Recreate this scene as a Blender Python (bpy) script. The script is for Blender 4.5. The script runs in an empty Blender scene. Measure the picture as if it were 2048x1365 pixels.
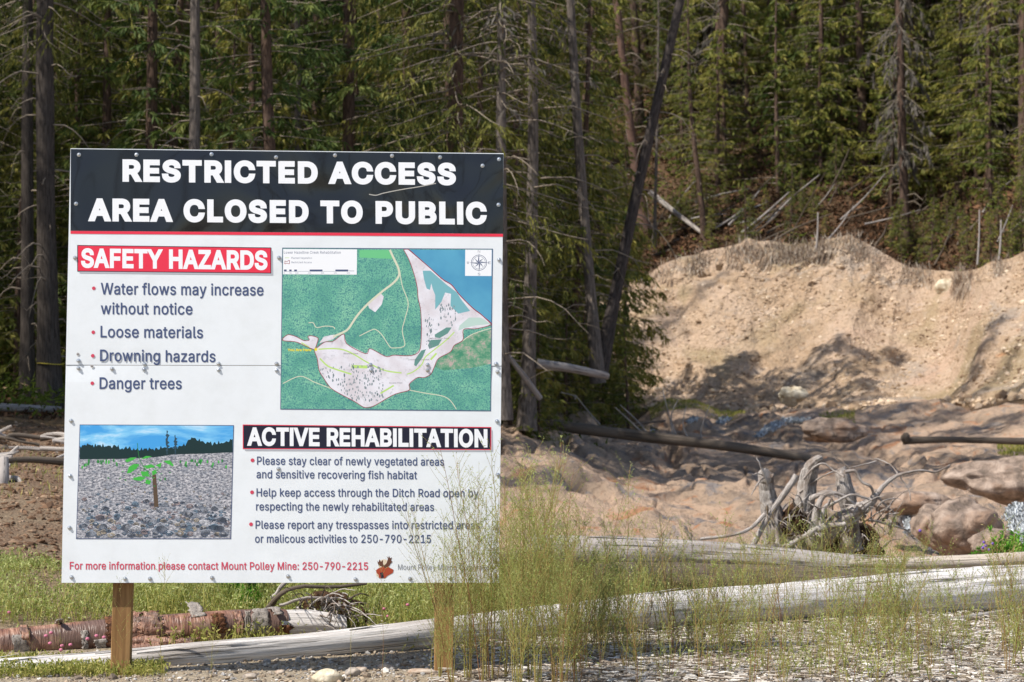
import bpy, math, random, time
import numpy as np
from mathutils import Vector, Matrix, Quaternion
from mathutils.geometry import delaunay_2d_cdt
T0 = time.time()
C = bpy.context.scene.collection
scene = bpy.context.scene

# ------------------------------------------------------------------ camera
FPX = 4600.0
CAM = np.array([0.0, 0.0, 1.7])
PITCH = math.atan(57.5 / FPX)
cam = bpy.data.cameras.new('camera'); camo = bpy.data.objects.new('camera', cam); C.objects.link(camo)
camo.location = CAM; camo.rotation_euler = (math.pi / 2 + PITCH, 0, 0)
cam.sensor_width = 22.3; cam.lens = FPX / 2048 * 22.3
cam.clip_start = 0.1; cam.clip_end = 3000
cam.dof.use_dof = True; cam.dof.focus_distance = 12.85; cam.dof.aperture_fstop = 3.6
scene.camera = camo
RT = np.array([1.0, 0, 0]); FW = np.array([0, math.cos(PITCH), math.sin(PITCH)]); UP = np.array([0, -math.sin(PITCH), math.cos(PITCH)])

def ray(px, py):
    return FW + RT * ((px - 1024) / FPX) - UP * ((py - 682.5) / FPX)

def at(px, py, d):
    """world point seen at photo pixel (px, py) at depth y = d"""
    r = ray(px, py)
    return CAM + r * (d / r[1])

# ------------------------------------------------------------------ world, sun, exposure
SUN_EL, SUN_AZ = math.radians(51), math.radians(-120)     # sun behind the camera, to the left
L = -np.array([math.sin(SUN_AZ) * math.cos(SUN_EL), math.cos(SUN_AZ) * math.cos(SUN_EL), math.sin(SUN_EL)])
w = bpy.data.worlds.new('World'); scene.world = w; w.use_nodes = True
nt = w.node_tree; bg = nt.nodes['Background']
sky = nt.nodes.new('ShaderNodeTexSky'); sky.sky_type = 'NISHITA'; sky.sun_disc = False
sky.sun_elevation = SUN_EL; sky.sun_rotation = SUN_AZ % (2 * math.pi)
nt.links.new(sky.outputs[0], bg.inputs[0]); bg.inputs[1].default_value = 0.12
sun = bpy.data.lights.new('sun', 'SUN'); suno = bpy.data.objects.new('sun', sun); C.objects.link(suno)
sun.energy = 4.6; sun.angle = math.radians(0.55); sun.color = (1.0, 0.95, 0.87)
suno.rotation_euler = Vector(L).to_track_quat('-Z', 'Y').to_euler()
suno.location = (-20, -20, 30)
scene.view_settings.view_transform = 'Standard'; scene.view_settings.look = 'None'
scene.view_settings.gamma = 1; scene.view_settings.exposure = 0.35
scene.view_settings.use_curve_mapping = False

# ------------------------------------------------------------------ noise
def _h(i, j, k, s):
    n = (i.astype(np.int64) * 374761393 + j.astype(np.int64) * 668265263 + k.astype(np.int64) * 2147483647 + s * 1274126177) & 0xffffffff
    n = ((n ^ (n >> 13)) * 1274126177) & 0xffffffff
    n = (n ^ (n >> 16)) & 0xffffffff
    return n / 2147483647.5 - 1.0

def vn(x, y, z=0.0, s=0):
    x, y, z = np.broadcast_arrays(np.asarray(x, float), np.asarray(y, float), np.asarray(z, float))
    i, j, k = np.floor(x), np.floor(y), np.floor(z)
    fx, fy, fz = x - i, y - j, z - k
    ux, uy, uz = [f * f * (3 - 2 * f) for f in (fx, fy, fz)]
    r = 0
    for a in (0, 1):
        for b in (0, 1):
            for c in (0, 1):
                r = r + _h(i + a, j + b, k + c, s) * (ux if a else 1 - ux) * (uy if b else 1 - uy) * (uz if c else 1 - uz)
    return r

def fbm(x, y, z=0.0, o=4, s=0):
    r = 0; a = 1.0; f = 1.0; t = 0
    for q in range(o):
        r = r + a * vn(x * f + 17.3 * q, y * f - 9.1 * q, z * f + 3.7 * q, s + q); t += a; a *= .5; f *= 2.03
    return r / t

# ------------------------------------------------------------------ mesh builder
class MB:
    def __init__(s): s.V = []; s.F = []; s.M = []; s.n = 0; s.A = []; s.G = []
    def add(s, v, f, m=0, tint=0.0, grain=None):
        v = np.asarray(v, float); f = np.asarray(f, int)
        s.V.append(v); s.F.append(f + s.n); s.M.append(np.full(len(f), m))
        t = np.broadcast_to(np.asarray(tint, float), (len(v),)); s.A.append(t)
        s.G.append(np.zeros((len(v), 3)) if grain is None else grain)
        s.n += len(v)
    def mesh(s, name, mats, smooth=True):
        me = bpy.data.meshes.new(name)
        V = np.concatenate(s.V)
        tot = np.concatenate([np.full(len(f), f.shape[1]) for f in s.F])
        li = np.concatenate([f.ravel() for f in s.F])
        me.vertices.add(len(V)); me.vertices.foreach_set('co', V.astype(np.float32).ravel())
        me.loops.add(len(li)); me.loops.foreach_set('vertex_index', li.astype(np.int32))
        me.polygons.add(len(tot))
        st = np.concatenate([[0], np.cumsum(tot)[:-1]])
        me.polygons.foreach_set('loop_start', st.astype(np.int32))
        me.polygons.foreach_set('loop_total', tot.astype(np.int32))
        me.polygons.foreach_set('material_index', np.concatenate(s.M).astype(np.int32))
        me.polygons.foreach_set('use_smooth', np.full(len(tot), smooth))
        a = me.attributes.new('tint', 'FLOAT', 'POINT'); a.data.foreach_set('value', np.concatenate(s.A).astype(np.float32))
        g = np.concatenate(s.G)
        if np.any(g):
            a = me.attributes.new('grain', 'FLOAT_VECTOR', 'POINT'); a.data.foreach_set('vector', g.astype(np.float32).ravel())
        for m in mats: me.materials.append(m)
        me.update(calc_edges=True); me.validate()
        return me

def link(name, me, parent=None, loc=None, **props):
    o = bpy.data.objects.new(name, me); C.objects.link(o)
    if parent is not None: o.parent = parent
    if loc is not None: o.location = loc
    for k, v in props.items():
        if v: o[k] = v
    return o

def thing(name, label, cat, loc=(0, 0, 0), group=None, rot=None):
    o = link(name, None, None, loc, label=label, category=cat, group=group)
    o.empty_display_size = .2
    if rot is not None: o.rotation_mode = 'QUATERNION'; o.rotation_quaternion = rot
    return o

def norm(a): return a / (np.linalg.norm(a, axis=-1, keepdims=True) + 1e-12)

def tube(mb, P, R, sides=8, m=0, tint=0.0, disp=None, cap=True, squash=1.0):
    """swept tube; disp(s, ang, P) returns a relative radius change"""
    P = np.asarray(P, float); n = len(P); R = np.broadcast_to(np.asarray(R, float), (n,))
    T = norm(np.gradient(P, axis=0))
    t0 = T[0]; ref = np.array([0, 0, 1.0]) if abs(t0[2]) < .8 else np.array([1.0, 0, 0])
    A = np.zeros_like(P); a = norm(np.cross(ref, t0))
    for i in range(n):
        a = a - T[i] * np.dot(a, T[i]); a = a / (np.linalg.norm(a) + 1e-12); A[i] = a
    B = np.cross(T, A)
    ang = np.linspace(0, 2 * math.pi, sides, endpoint=False)
    rr = R[:, None] * np.ones(sides)[None]
    s = np.concatenate([[0], np.cumsum(np.linalg.norm(np.diff(P, axis=0), axis=1))])
    if disp is not None: rr = rr * (1 + disp(s[:, None], ang[None], P[:, None, :]))
    V = P[:, None] + A[:, None] * (np.cos(ang)[None] * rr)[..., None] + B[:, None] * (np.sin(ang)[None] * rr * squash)[..., None]
    g = np.stack([np.broadcast_to(s[:, None], rr.shape), np.broadcast_to(np.cos(ang)[None], rr.shape) * R[:, None], np.broadcast_to(np.sin(ang)[None], rr.shape) * R[:, None]], -1)
    i = np.arange(n - 1)[:, None] * sides; j = np.arange(sides)[None]; j2 = (j + 1) % sides
    F = np.stack([i + j, i + j2, i + sides + j2, i + sides + j], -1).reshape(-1, 4)
    V = V.reshape(-1, 3); g = g.reshape(-1, 3)
    mb.add(V, F, m, tint, g)
    if cap:
        for ring, fl in ((0, 1), (n - 1, 0)):
            c = P[ring]; ids = V[ring * sides:(ring + 1) * sides]
            vv = np.vstack([ids, c]); ff = [(q, (q + 1) % sides, sides) if not fl else ((q + 1) % sides, q, sides) for q in range(sides)]
            gg = np.vstack([g[ring * sides:(ring + 1) * sides], [[s[ring], 0, 0]]]) * [0.2, 3, 3]
            mb.add(vv, np.array(ff), m, tint, gg)

def cards(mb, P, D, Ln, W, m=0, tint=0.0, rng=None, bend=0.0):
    P = np.asarray(P); n = len(P); D = norm(D)
    S = norm(np.cross(D, rng.normal(size=(n, 3)))) * (np.broadcast_to(W, (n,)) / 2)[:, None]
    Ln = np.broadcast_to(Ln, (n,))[:, None]
    t = np.broadcast_to(np.asarray(tint, float), (n,))
    mid = P + D * Ln * .45
    tip = P + D * Ln; tip = tip + np.array([0, 0, -1.0]) * bend * Ln
    V = np.stack([P, mid + S, tip, mid - S], 1).reshape(-1, 3)
    F = np.arange(4 * n).reshape(n, 4)
    mb.add(V, F, m, np.repeat(t, 4))

def path(pts, n=24, jit=0.0, rng=None):
    pts = np.asarray(pts, float); k = len(pts)
    t = np.linspace(0, k - 1, n); i = np.clip(np.floor(t).astype(int), 0, k - 2); f = (t - i)[:, None]
    p0 = pts[np.clip(i - 1, 0, k - 1)]; p1 = pts[i]; p2 = pts[i + 1]; p3 = pts[np.clip(i + 2, 0, k - 1)]
    r = .5 * ((2 * p1) + (-p0 + p2) * f + (2 * p0 - 5 * p1 + 4 * p2 - p3) * f ** 2 + (-p0 + 3 * p1 - 3 * p2 + p3) * f ** 3)
    if jit and rng is not None:
        j = rng.normal(size=r.shape) * jit; j[1:-1] = (j[:-2] + j[1:-1] + j[2:]) / 3; r = r + j
    return r

# ------------------------------------------------------------------ materials
def lin(r, g, b):
    return tuple(((c / 255) / 12.92 if c / 255 <= .04045 else ((c / 255 + .055) / 1.055) ** 2.4) for c in (r, g, b))

class Mat:
    def __init__(s, name, rough=.8, spec=.3):
        s.m = bpy.data.materials.new(name); s.m.use_nodes = True; s.t = s.m.node_tree; s.b = s.t.nodes['Principled BSDF']
        s.b.inputs['Roughness'].default_value = rough; s.b.inputs['Specular IOR Level'].default_value = spec
        s.co = None
    def N(s, k, **kw):
        n = s.t.nodes.new(k)
        for a, v in kw.items(): setattr(n, a, v)
        return n
    def L(s, a, b): s.t.links.new(a, b)
    def coords(s, kind='obj', scale=(1, 1, 1), rot=(0, 0, 0)):
        if kind == 'grain': n = s.N('ShaderNodeAttribute', attribute_name='grain'); o = n.outputs['Vector']
        else: n = s.N('ShaderNodeTexCoord'); o = n.outputs['Object']
        mp = s.N('ShaderNodeMapping'); s.L(o, mp.inputs[0]); mp.inputs['Scale'].default_value = scale; mp.inputs['Rotation'].default_value = rot
        return mp.outputs[0]
    def noise(s, co, scale=5, detail=5, rough=.55, dist=0.0):
        n = s.N('ShaderNodeTexNoise'); s.L(co, n.inputs['Vector']); n.inputs['Scale'].default_value = scale
        n.inputs['Detail'].default_value = detail; n.inputs['Roughness'].default_value = rough; n.inputs['Distortion'].default_value = dist
        return n.outputs[0]
    def voro(s, co, scale=5, feature='F1', out=0):
        n = s.N('ShaderNodeTexVoronoi', feature=feature); s.L(co, n.inputs['Vector']); n.inputs['Scale'].default_value = scale
        return n.outputs[out]
    def ramp(s, f, stops, const=False):
        n = s.N('ShaderNodeValToRGB'); s.L(f, n.inputs[0]); e = n.color_ramp.elements
        if const: n.color_ramp.interpolation = 'CONSTANT'
        while len(e) < len(stops): e.new(.5)
        for q, (p, c) in zip(e, stops): q.position = p; q.color = (*c, 1) if len(c) == 3 else c
        return n.outputs[0]
    def mix(s, f, a, b, mode='MIX'):
        n = s.N('ShaderNodeMix', data_type='RGBA', blend_type=mode)
        for v, i in ((f, 0), (a, 6), (b, 7)):
            if hasattr(v, 'links'): s.L(v, n.inputs[i])
            elif i == 0: n.inputs[0].default_value = v
            else: n.inputs[i].default_value = (*v, 1)
        return n.outputs[2]
    def attr(s, name='tint'):
        return s.N('ShaderNodeAttribute', attribute_name=name).outputs['Fac']
    def math(s, op, a, b=0.0):
        n = s.N('ShaderNodeMath', operation=op)
        for v, i in ((a, 0), (b, 1)):
            if hasattr(v, 'links'): s.L(v, n.inputs[i])
            else: n.inputs[i].default_value = v
        return n.outputs[0]
    def rng01(s, v, a, b, c=0.0, d=1.0):
        n = s.N('ShaderNodeMapRange'); s.L(v, n.inputs[0])
        for i, q in enumerate((a, b, c, d)): n.inputs[i + 1].default_value = q
        return n.outputs[0]
    def color(s, c):
        if hasattr(c, 'links'): s.L(c, s.b.inputs['Base Color'])
        else: s.b.inputs['Base Color'].default_value = (*c, 1)
        return s
    def bump(s, h, strength=.5, dist=.05):
        n = s.N('ShaderNodeBump'); s.L(h, n.inputs['Height']); n.inputs['Strength'].default_value = strength; n.inputs['Distance'].default_value = dist
        s.L(n.outputs[0], s.b.inputs['Normal']); return s

def flat(name, c, rough=.5, spec=.4):
    return Mat(name, rough, spec).color(c).m

def leafmat(name, c1, c2, c3, nscale=.6, trans=.35):
    """foliage: colour from the leaf's own tint plus clumps of hue; some light passes through"""
    M = Mat(name, .6, .25)
    co = M.coords('obj'); n = M.noise(co, nscale, 3)
    oi = M.N('ShaderNodeObjectInfo').outputs['Random']
    f = M.math('ADD', M.math('MULTIPLY', n, .5), M.math('MULTIPLY', M.attr(), .45))
    f = M.math('ADD', f, M.math('MULTIPLY', oi, .12))
    col = M.ramp(f, [(.22, c1), (.5, c2), (.78, c3)])
    M.color(col)
    tr = M.N('ShaderNodeBsdfTranslucent'); M.L(col, tr.inputs[0])
    mx = M.N('ShaderNodeMixShader'); mx.inputs[0].default_value = trans
    M.L(M.b.outputs[0], mx.inputs[1]); M.L(tr.outputs[0], mx.inputs[2])
    M.L(mx.outputs[0], M.t.nodes['Material Output'].inputs[0])
    return M.m

def barkmat(name, dark, light, patch=None, sc=1.0):
    M = Mat(name, .9, .15)
    co = M.coords('grain', (2.2 * sc, 14 * sc, 14 * sc)); n = M.noise(co, 2.2, 6, .65, .4)
    n2 = M.noise(M.coords('grain', (.8, 3, 3)), 1.3, 4)
    c = M.ramp(n, [(.3, dark), (.62, light)])
    if patch: c = M.mix(M.rng01(n2, .5, .62), c, patch)
    M.color(c).bump(n, .7, .03)
    return M.m

def greywood(name, dark, mid, light, warm=None, crack=.75):
    """weathered barkless timber: grain runs along the log, thin dark checks"""
    M = Mat(name, .85, .2)
    g = M.noise(M.coords('grain', (1.4, 60, 60)), 2.0, 6, .72, .25)
    big = M.noise(M.coords('grain', (.9, 4, 4)), 1.2, 4)
    ck = M.noise(M.coords('grain', (.6, 46, 46)), 1.6, 3, .6, .15)
    c = M.ramp(g, [(.25, mid), (.6, light)])
    c = M.mix(M.rng01(big, .56, .74), c, mid)
    if warm: c = M.mix(M.rng01(big, .64, .70), c, warm)
    c = M.mix(M.rng01(ck, .60, .66, 0, crack), c, dark)
    h = M.math('SUBTRACT', g, M.math('MULTIPLY', M.rng01(ck, .58, .64), 1.5))
    M.color(c).bump(h, .6, .012)
    return M.m

# ------------------------------------------------------------------ the ground
PXC = np.array([-1500, 0, 300, 700, 1024, 1150, 1250, 1430, 1600, 1850, 2048, 2500, 3500], float)
TOPPY = {1250: 560, 1430: 505, 1600: 490, 1850: 545, 2048: 520, 2500: 440, 3500: 300}
def footd(px): return np.interp(px, [1000, 1150, 1250, 1400, 1600, 1800, 1900, 1960, 2048, 2500, 3500], [70, 68, 66.5, 65, 63.5, 62, 61, 58.5, 57, 53, 48])
def footpy(px): return np.interp(px, [1000, 1150, 1250, 1400, 1600, 1800, 1880, 2048, 2500, 3500], [770, 780, 795, 808, 806, 800, 795, 772, 745, 700])
def toppy(px): return np.interp(px, [900, 1000, 1100, 1200, 1290, 1340, 1420, 1500, 1600, 1650, 1700, 1760, 1820, 1900, 1960, 2048, 2300, 3500], [765, 740, 660, 600, 560, 528, 512, 496, 498, 492, 480, 515, 545, 556, 550, 515, 470, 300])
def topd(px): return np.interp(px, [1000, 1250, 1700, 1850, 1960, 2048, 2500, 3500], [72, 71.5, 70, 69.5, 66, 64, 60, 56])
def zof(py, d): return 1.7 - (py - 740) / FPX * d

LEFTCOLS = {
    -1500: [(0, 0), (11, .0), (14, .1), (20, .8), (30, 1.2), (38, 1.6), (50, 2.4), (60, 4.5), (80, 12), (100, 22), (200, 60), (600, 160)],
    0: [(0, 0), (12, .0), (14, .0), (16, .22), (20, .6), (26, .85), (33, 1.05), (38, 1.2), (50, 2.0), (60, 4), (80, 12), (100, 22), (200, 60), (600, 160)],
    300: [(0, 0), (12.3, 0), (14, .0), (16, .16), (20, .45), (26, .7), (33, .95), (38, 1.1), (50, 1.9), (60, 3.5), (80, 12), (100, 22), (200, 60), (600, 160)],
    700: [(0, 0), (12.5, 0), (14, -.02), (16, .05), (20, .1), (26, .2), (33, .5), (38, .8), (50, 1.5), (60, 2.6), (72, 5.5), (80, 10), (100, 20), (200, 60), (600, 160)],
    1024: [(0, 0), (12.5, 0), (16, 0), (20, -.12), (24, -.4), (30, -.5), (36, -.25), (42, .1), (46, .55), (50, .9), (60, 1.5), (69, 1.8), (73, 3.2), (80, 8.5), (100, 20), (200, 60), (600, 160)],
    1150: [(0, 0), (12.5, 0), (16, 0), (20, -.15), (24, -.45), (30, -.6), (36, -.35), (42, -.05), (46, .25), (50, .55), (60, .9), (69, 1.2), (72, 3.6), (80, 8.5), (100, 19.5), (200, 60), (600, 160)],
}
def rightcol(px):
    fd, td = float(footd(px)), float(topd(px)); fz = zof(float(footpy(px)), fd); tz = zof(float(toppy(px)), td) - .12
    near = {1250: [(24, -.5), (30, -.7), (38, -.5), (46, -.2), (52, .1)], 1430: [(24, -.5), (30, -.75), (38, -.55), (46, -.3), (52, 0)],
            1600: [(24, -.5), (30, -.8), (38, -.6), (46, -.3), (52, 0)], 1850: [(22, -.45), (30, -.9), (38, -.6), (46, -.2), (52, .2)],
            2048: [(20, -.4), (30, -1.0), (38, -.6), (44, -.1), (50, .3)], 2500: [(20, -.3), (30, -.9), (38, -.3), (44, .3), (48, .8)], 3500: [(20, -.1), (30, -.3), (38, .6), (44, 1.6)]}[px]
    return [(0, 0), (12.5, 0), (16.5, .0), (18.5, -.08)] + near + [(fd - 1, fz - .25), (fd + 1.8, fz - .1), (td - .25, tz - .25), (td + .15, tz), (td + 4, tz + 1.9), (td + 12, tz + 6.6), (td + 30, tz + 16), (200, 75), (600, 200)]
COLS = dict(LEFTCOLS)
for p in (1250, 1430, 1600, 1850, 2048, 2500, 3500): COLS[p] = rightcol(p)
DG = np.concatenate([np.arange(0, 60, .5), np.arange(60, 80, .2), np.arange(80, 120, 1), np.arange(120, 601, 10)])
PG = np.arange(-1500, 3501, 25.0)
_raw = np.array([np.interp(DG, [a for a, _ in COLS[p]], [b for _, b in COLS[p]]) for p in PXC])
TAB = np.array([np.interp(PG, PXC, _raw[:, i]) for i in range(len(DG))])      # d x px
# exact bank foot / top for every column right of the forest
for j, p in enumerate(PG):
    if p >= 1200:
        fd, td = float(footd(p)), float(topd(p)); fz = zof(float(footpy(p)), fd); tz = zof(float(toppy(p)), td) - .12
        msk = (DG > fd - 3) & (DG < td + 12)
        TAB[msk, j] = np.interp(DG[msk], [fd - 3, fd - 1, fd + 3.4, td - .3, td + .15, td + 4, td + 12], [TAB[np.searchsorted(DG, fd - 3), j], fz - .25, fz - .1, tz - .3, tz, tz + 1.9, tz + 6.6])
for _ in range(2):
    m_ = DG < 55
    S_ = TAB.copy(); S_[1:-1] = (TAB[:-2] + TAB[1:-1] * 2 + TAB[2:]) / 4; TAB[m_] = S_[m_]

def ground_z(x, y, detail=True):
    x = np.asarray(x, float); y = np.asarray(y, float)
    d = np.clip(y, 0, 600); px = np.clip(1024 + FPX * x / np.maximum(y, 9.0), -1500, 3500)
    di = np.clip(np.searchsorted(DG, d, side='right') - 1, 0, len(DG) - 2); df = (d - DG[di]) / (DG[di + 1] - DG[di])
    pj = np.clip(((px + 1500) / 25).astype(int), 0, len(PG) - 2); pf = (px + 1500) / 25 - pj
    z = (TAB[di, pj] * (1 - pf) + TAB[di, pj + 1] * pf) * (1 - df) + (TAB[di + 1, pj] * (1 - pf) + TAB[di + 1, pj + 1] * pf) * df
    if detail:
        amp = np.clip((d - 10) / 30, .12, 1)
        z = z + .05 * fbm(x * 3.1, y * 1.6, 0, 3, 12) * np.clip((d - 16) / 2, 0, 1) * np.clip((34 - d) / 3, 0, 1) * (px < 500)
        z = z + amp * (.12 * fbm(x * .35, y * .35, 0, 3, 5) + .07 * fbm(x * 1.7, y * 1.7, 0, 3, 8)) * np.where(d > 120, 3, 1)
    return z
def gz(x, y): return float(ground_z(np.array([x]), np.array([y]))[0])

dr = np.concatenate([np.linspace(-60, 6, 12), np.linspace(8, 11.6, 8), np.geomspace(11.8, 62, 260), np.linspace(62.2, 73, 50), np.linspace(73.3, 112, 90), np.linspace(114, 500, 30)])
def ground_sheet():
    # rows of constant depth; columns spread with depth
    tx = np.concatenate([np.linspace(-2.2, -.34, 40), np.linspace(-.33, .33, 420), np.linspace(.34, 2.2, 40)])
    D, TX = np.meshgrid(dr, tx, indexing='ij')
    X = TX * np.maximum(np.abs(D), 12.0) * np.where(np.abs(TX) > .5, 1.6, 1); Y = D
    Z = ground_z(X, Y)
    pxx = 1024 + FPX * X / np.maximum(Y, 9)
    Z = Z - .55 * np.clip((pxx - 1000) / 100, 0, 1) * np.clip((Y - 22) / 4, 0, 1) * np.clip((footd(pxx) - 2.5 - Y) / 3, 0, 1) * (1 - np.clip((Y - 43 + (pxx - 1000) * -.035) / 3, 0, 1) * np.clip((1330 - pxx) / 80, 0, 1))
    n, m = X.shape
    V = np.stack([X, Y, Z], -1).reshape(-1, 3)
    i = np.arange(n - 1)[:, None] * m; j = np.arange(m - 1)[None]
    F = np.stack([i + j, i + j + 1, i + m + j + 1, i + m + j], -1).reshape(-1, 4)
    px = 1024 + FPX * X / np.maximum(Y, 9)
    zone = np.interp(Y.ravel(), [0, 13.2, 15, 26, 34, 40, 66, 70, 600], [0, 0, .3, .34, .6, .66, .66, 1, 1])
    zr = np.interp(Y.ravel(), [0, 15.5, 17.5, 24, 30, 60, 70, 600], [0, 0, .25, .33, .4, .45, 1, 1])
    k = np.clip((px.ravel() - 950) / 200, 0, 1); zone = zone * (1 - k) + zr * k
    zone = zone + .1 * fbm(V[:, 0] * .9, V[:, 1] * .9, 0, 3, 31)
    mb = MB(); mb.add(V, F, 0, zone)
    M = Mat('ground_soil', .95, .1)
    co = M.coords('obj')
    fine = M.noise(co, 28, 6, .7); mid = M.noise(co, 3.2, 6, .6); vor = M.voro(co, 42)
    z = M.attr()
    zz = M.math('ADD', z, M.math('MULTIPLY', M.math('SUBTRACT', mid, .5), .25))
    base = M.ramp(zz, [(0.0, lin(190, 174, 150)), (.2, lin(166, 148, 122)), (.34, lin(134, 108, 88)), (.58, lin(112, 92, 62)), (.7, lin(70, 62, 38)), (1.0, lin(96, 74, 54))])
    c = M.mix(M.rng01(fine, .3, .7), M.mix(.55, base, (0.02, 0.015, 0.01)), base)
    c = M.mix(M.rng01(vor, .0, .35, .35, 0), c, lin(200, 190, 172))
    M.color(c).bump(M.math('ADD', fine, M.math('MULTIPLY', vor, .6)), .8, .03)
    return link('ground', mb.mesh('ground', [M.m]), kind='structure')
ground_sheet()

# ------------------------------------------------------------------ the raw bank (cliff)
def grid_faces(n, m):
    i = np.arange(n - 1)[:, None] * m; j = np.arange(m - 1)[None]
    return np.stack([i + j, i + j + 1, i + m + j + 1, i + m + j], -1).reshape(-1, 4)

def cliff():
    px = np.concatenate([np.linspace(960, 1200, 30)[:-1], np.linspace(1200, 2130, 430), np.linspace(2140, 3400, 90)]); m = len(px)
    t = np.linspace(-.12, 1.03, 170); n = len(t)
    P, Tt = np.meshgrid(px, t)
    wob = 10 * vn(P / 60, 0, 0, 3) + 6 * vn(P / 22, 0, 0, 4)
    fd = footd(P) + .35 * vn(P / 90, 1, 0, 9); td = topd(P)
    fz = 1.7 - (footpy(P) - 740) / FPX * fd; tz = 1.7 - (toppy(P) + wob * .6 - 740) / FPX * td + .06
    cur = np.clip(Tt, 0, 1.1) ** 1.25                      # talus at the foot, steeper above
    d = fd + (td - fd) * (.75 * Tt + .25 * Tt ** .5 if False else Tt * .8 + .2 * np.clip(Tt, 0, 1) ** .4)
    z = fz + (tz - fz) * (Tt * .35 + .65 * np.where(Tt > 0, cur, 0))
    z = np.where(Tt < 0, fz + Tt * 4, z)
    # the crease and the buttress beside it
    cr = np.interp(Tt, [0, .4, .8, 1], [1868, 1905, 1915, 1890])
    g = np.exp(-((P - cr) / 30) ** 2)
    d = d + .7 * g * np.clip(Tt * 3, 0, 1) * np.clip(1 - Tt, 0, 1) ** .5 - .8 * np.exp(-((P - cr - 75) / 55) ** 2) * np.clip(Tt * 2.5, 0, 1)
    x = (P - 1024) / FPX * d
    q1 = fbm(x * .45, z * .6, 3, 4, 20); q2 = fbm(x * 1.6 + z * .8, z * 2.2, 0, 4, 27); q3 = fbm(x * 6, z * 8, 0, 3, 33)
    rill = np.abs(vn(x * 1.1 - z * .5, z * .22, 0, 40))
    off = .55 * q1 + .17 * q2 + .085 * q3 + .13 * (1 - rill) ** 3 + .10 * (1 - np.abs(vn(x * .9 - z * 1.5, z * .5 + x * .3, 2, 44))) ** 4
    env = np.clip((Tt + .1) * 6, 0, 1) * np.clip((1.06 - Tt) * 8, 0, 1)
    d = d - off * env; z = z + .35 * off * env * .4
    x = (P - 1024) / FPX * (d)
    V = np.stack([x, d, z], -1).reshape(-1, 3)
    mb = MB(); mb.add(V, grid_faces(n, m), 0, Tt.ravel())
    M = Mat('bank_face', .95, .1); co = M.coords('obj', (1, 1, 1)); cs = M.coords('obj', (.9, .9, 1.6), (0, .5, 0))
    big = M.noise(co, .45, 5, .55, .6); fine = M.noise(co, 9, 7, .72); st = M.noise(cs, 1.7, 6, .65, .5)
    peb = M.voro(co, 14); rust = M.noise(cs, .75, 3, .5)
    c = M.ramp(big, [(.28, lin(160, 140, 116)), (.42, lin(196, 168, 140)), (.55, lin(206, 180, 155)), (.72, lin(208, 177, 153))])
    ol = M.noise(co, .28, 3, .5, .8); c = M.mix(M.rng01(ol, .46, .36, 0, .7), c, lin(168, 150, 116))
    gy = M.noise(cs, .5, 4, .6, 1.0); c = M.mix(M.rng01(gy, .56, .64, 0, .6), c, lin(176, 164, 152))
    c = M.mix(M.rng01(st, .56, .72, 0, .55), c, lin(214, 196, 180))
    c = M.mix(M.rng01(st, .44, .30, 0, .5), c, lin(142, 118, 94))
    c = M.mix(M.rng01(rust, .70, .76, 0, .6), c, lin(196, 130, 78))
    c = M.mix(M.rng01(fine, .52, .30, 0, .6), c, lin(112, 88, 68))
    c = M.mix(M.rng01(peb, .18, .05, 0, .55), c, lin(236, 224, 204))
    M.color(c).bump(M.math('ADD', M.math('MULTIPLY', fine, 1.2), M.math('MULTIPLY', peb, -.5)), .9, .12)
    return link('cliff', mb.mesh('cliff', [M.m]), kind='structure'), V.reshape(n, m, 3), px, t
cliff_o, CLV, CLPX, CLT = cliff()

# ------------------------------------------------------------------ bedrock shelves in the creek bed
def rock_z(x, y):
    px = 1024 + FPX * x / y
    wx = x + .4 * vn(x * .3, y * .15, 0, 50); wy = y + .8 * vn(x * .22, y * .12, 5, 51)
    b1 = fbm(wx * .20, wy * .17, 0, 3, 52); b2 = np.abs(vn(wx * .5, wy * .24, 2, 54)); b3 = fbm(wx * 2.2, wy * 1.1, 0, 4, 57)
    lumps = .28 + .75 * b1 + .5 * np.minimum(b2, .5) ** .8 + .24 * b3 - .42 * np.clip(1 - np.abs(vn(wx * .45, wy * .5, 8, 66)) / .12, 0, 1) - .22 * np.clip(1 - np.abs(vn(wx * 1.2, wy * 1.1, 3, 67)) / .10, 0, 1) + .16 * np.clip(vn(wx * .9, wy * .5, 4, 63) * 4, -1, 1) * .5
    lumps = np.log1p(np.exp((lumps - .12) * 6)) / 6 + .12
    q = lumps * 5.5 + .8 * vn(x * .5, y * .3, 9, 81); fr = q - np.floor(q); lumps = .55 * lumps + .45 * ((np.floor(q) + np.clip((fr - .55) / .45, 0, 1) ** .6 - .8 * vn(x * .5, y * .3, 9, 81)) / 5.5)
    z = ground_z(x, y, False)
    env = np.clip((y - 18.8) / 4.5, 0, 1) * np.clip((px - 960 + 30 * vn(y * .5, 0, 0, 60)) / 60, 0, 1)
    bank = np.clip((y - 43 + (px - 1000) * -.035) / 3, 0, 1) * np.clip((1330 - px) / 80, 0, 1)   # forest shore stays soil
    env = env * (1 - bank) * np.clip((footd(px) - .5 - y) / 4, 0, 1)
    # the channel where the creek runs
    ch = np.exp(-((y - channel_y(px)) / 1.3) ** 2) * .55 * np.clip((px - 1290) / 60, 0, 1) * np.clip((1850 - px) / 80, 0, 1)
    return z + (lumps - .28) * env * .72 + .035 * fbm(x * 6, y * 3, 0, 3, 97) * env + .1 * env - (1 - env) * .35 - ch
def channel_y(px): return np.interp(px, [1250, 1400, 1520, 1640, 1760, 1900], [57, 55, 51.5, 50, 47, 44])
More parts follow.
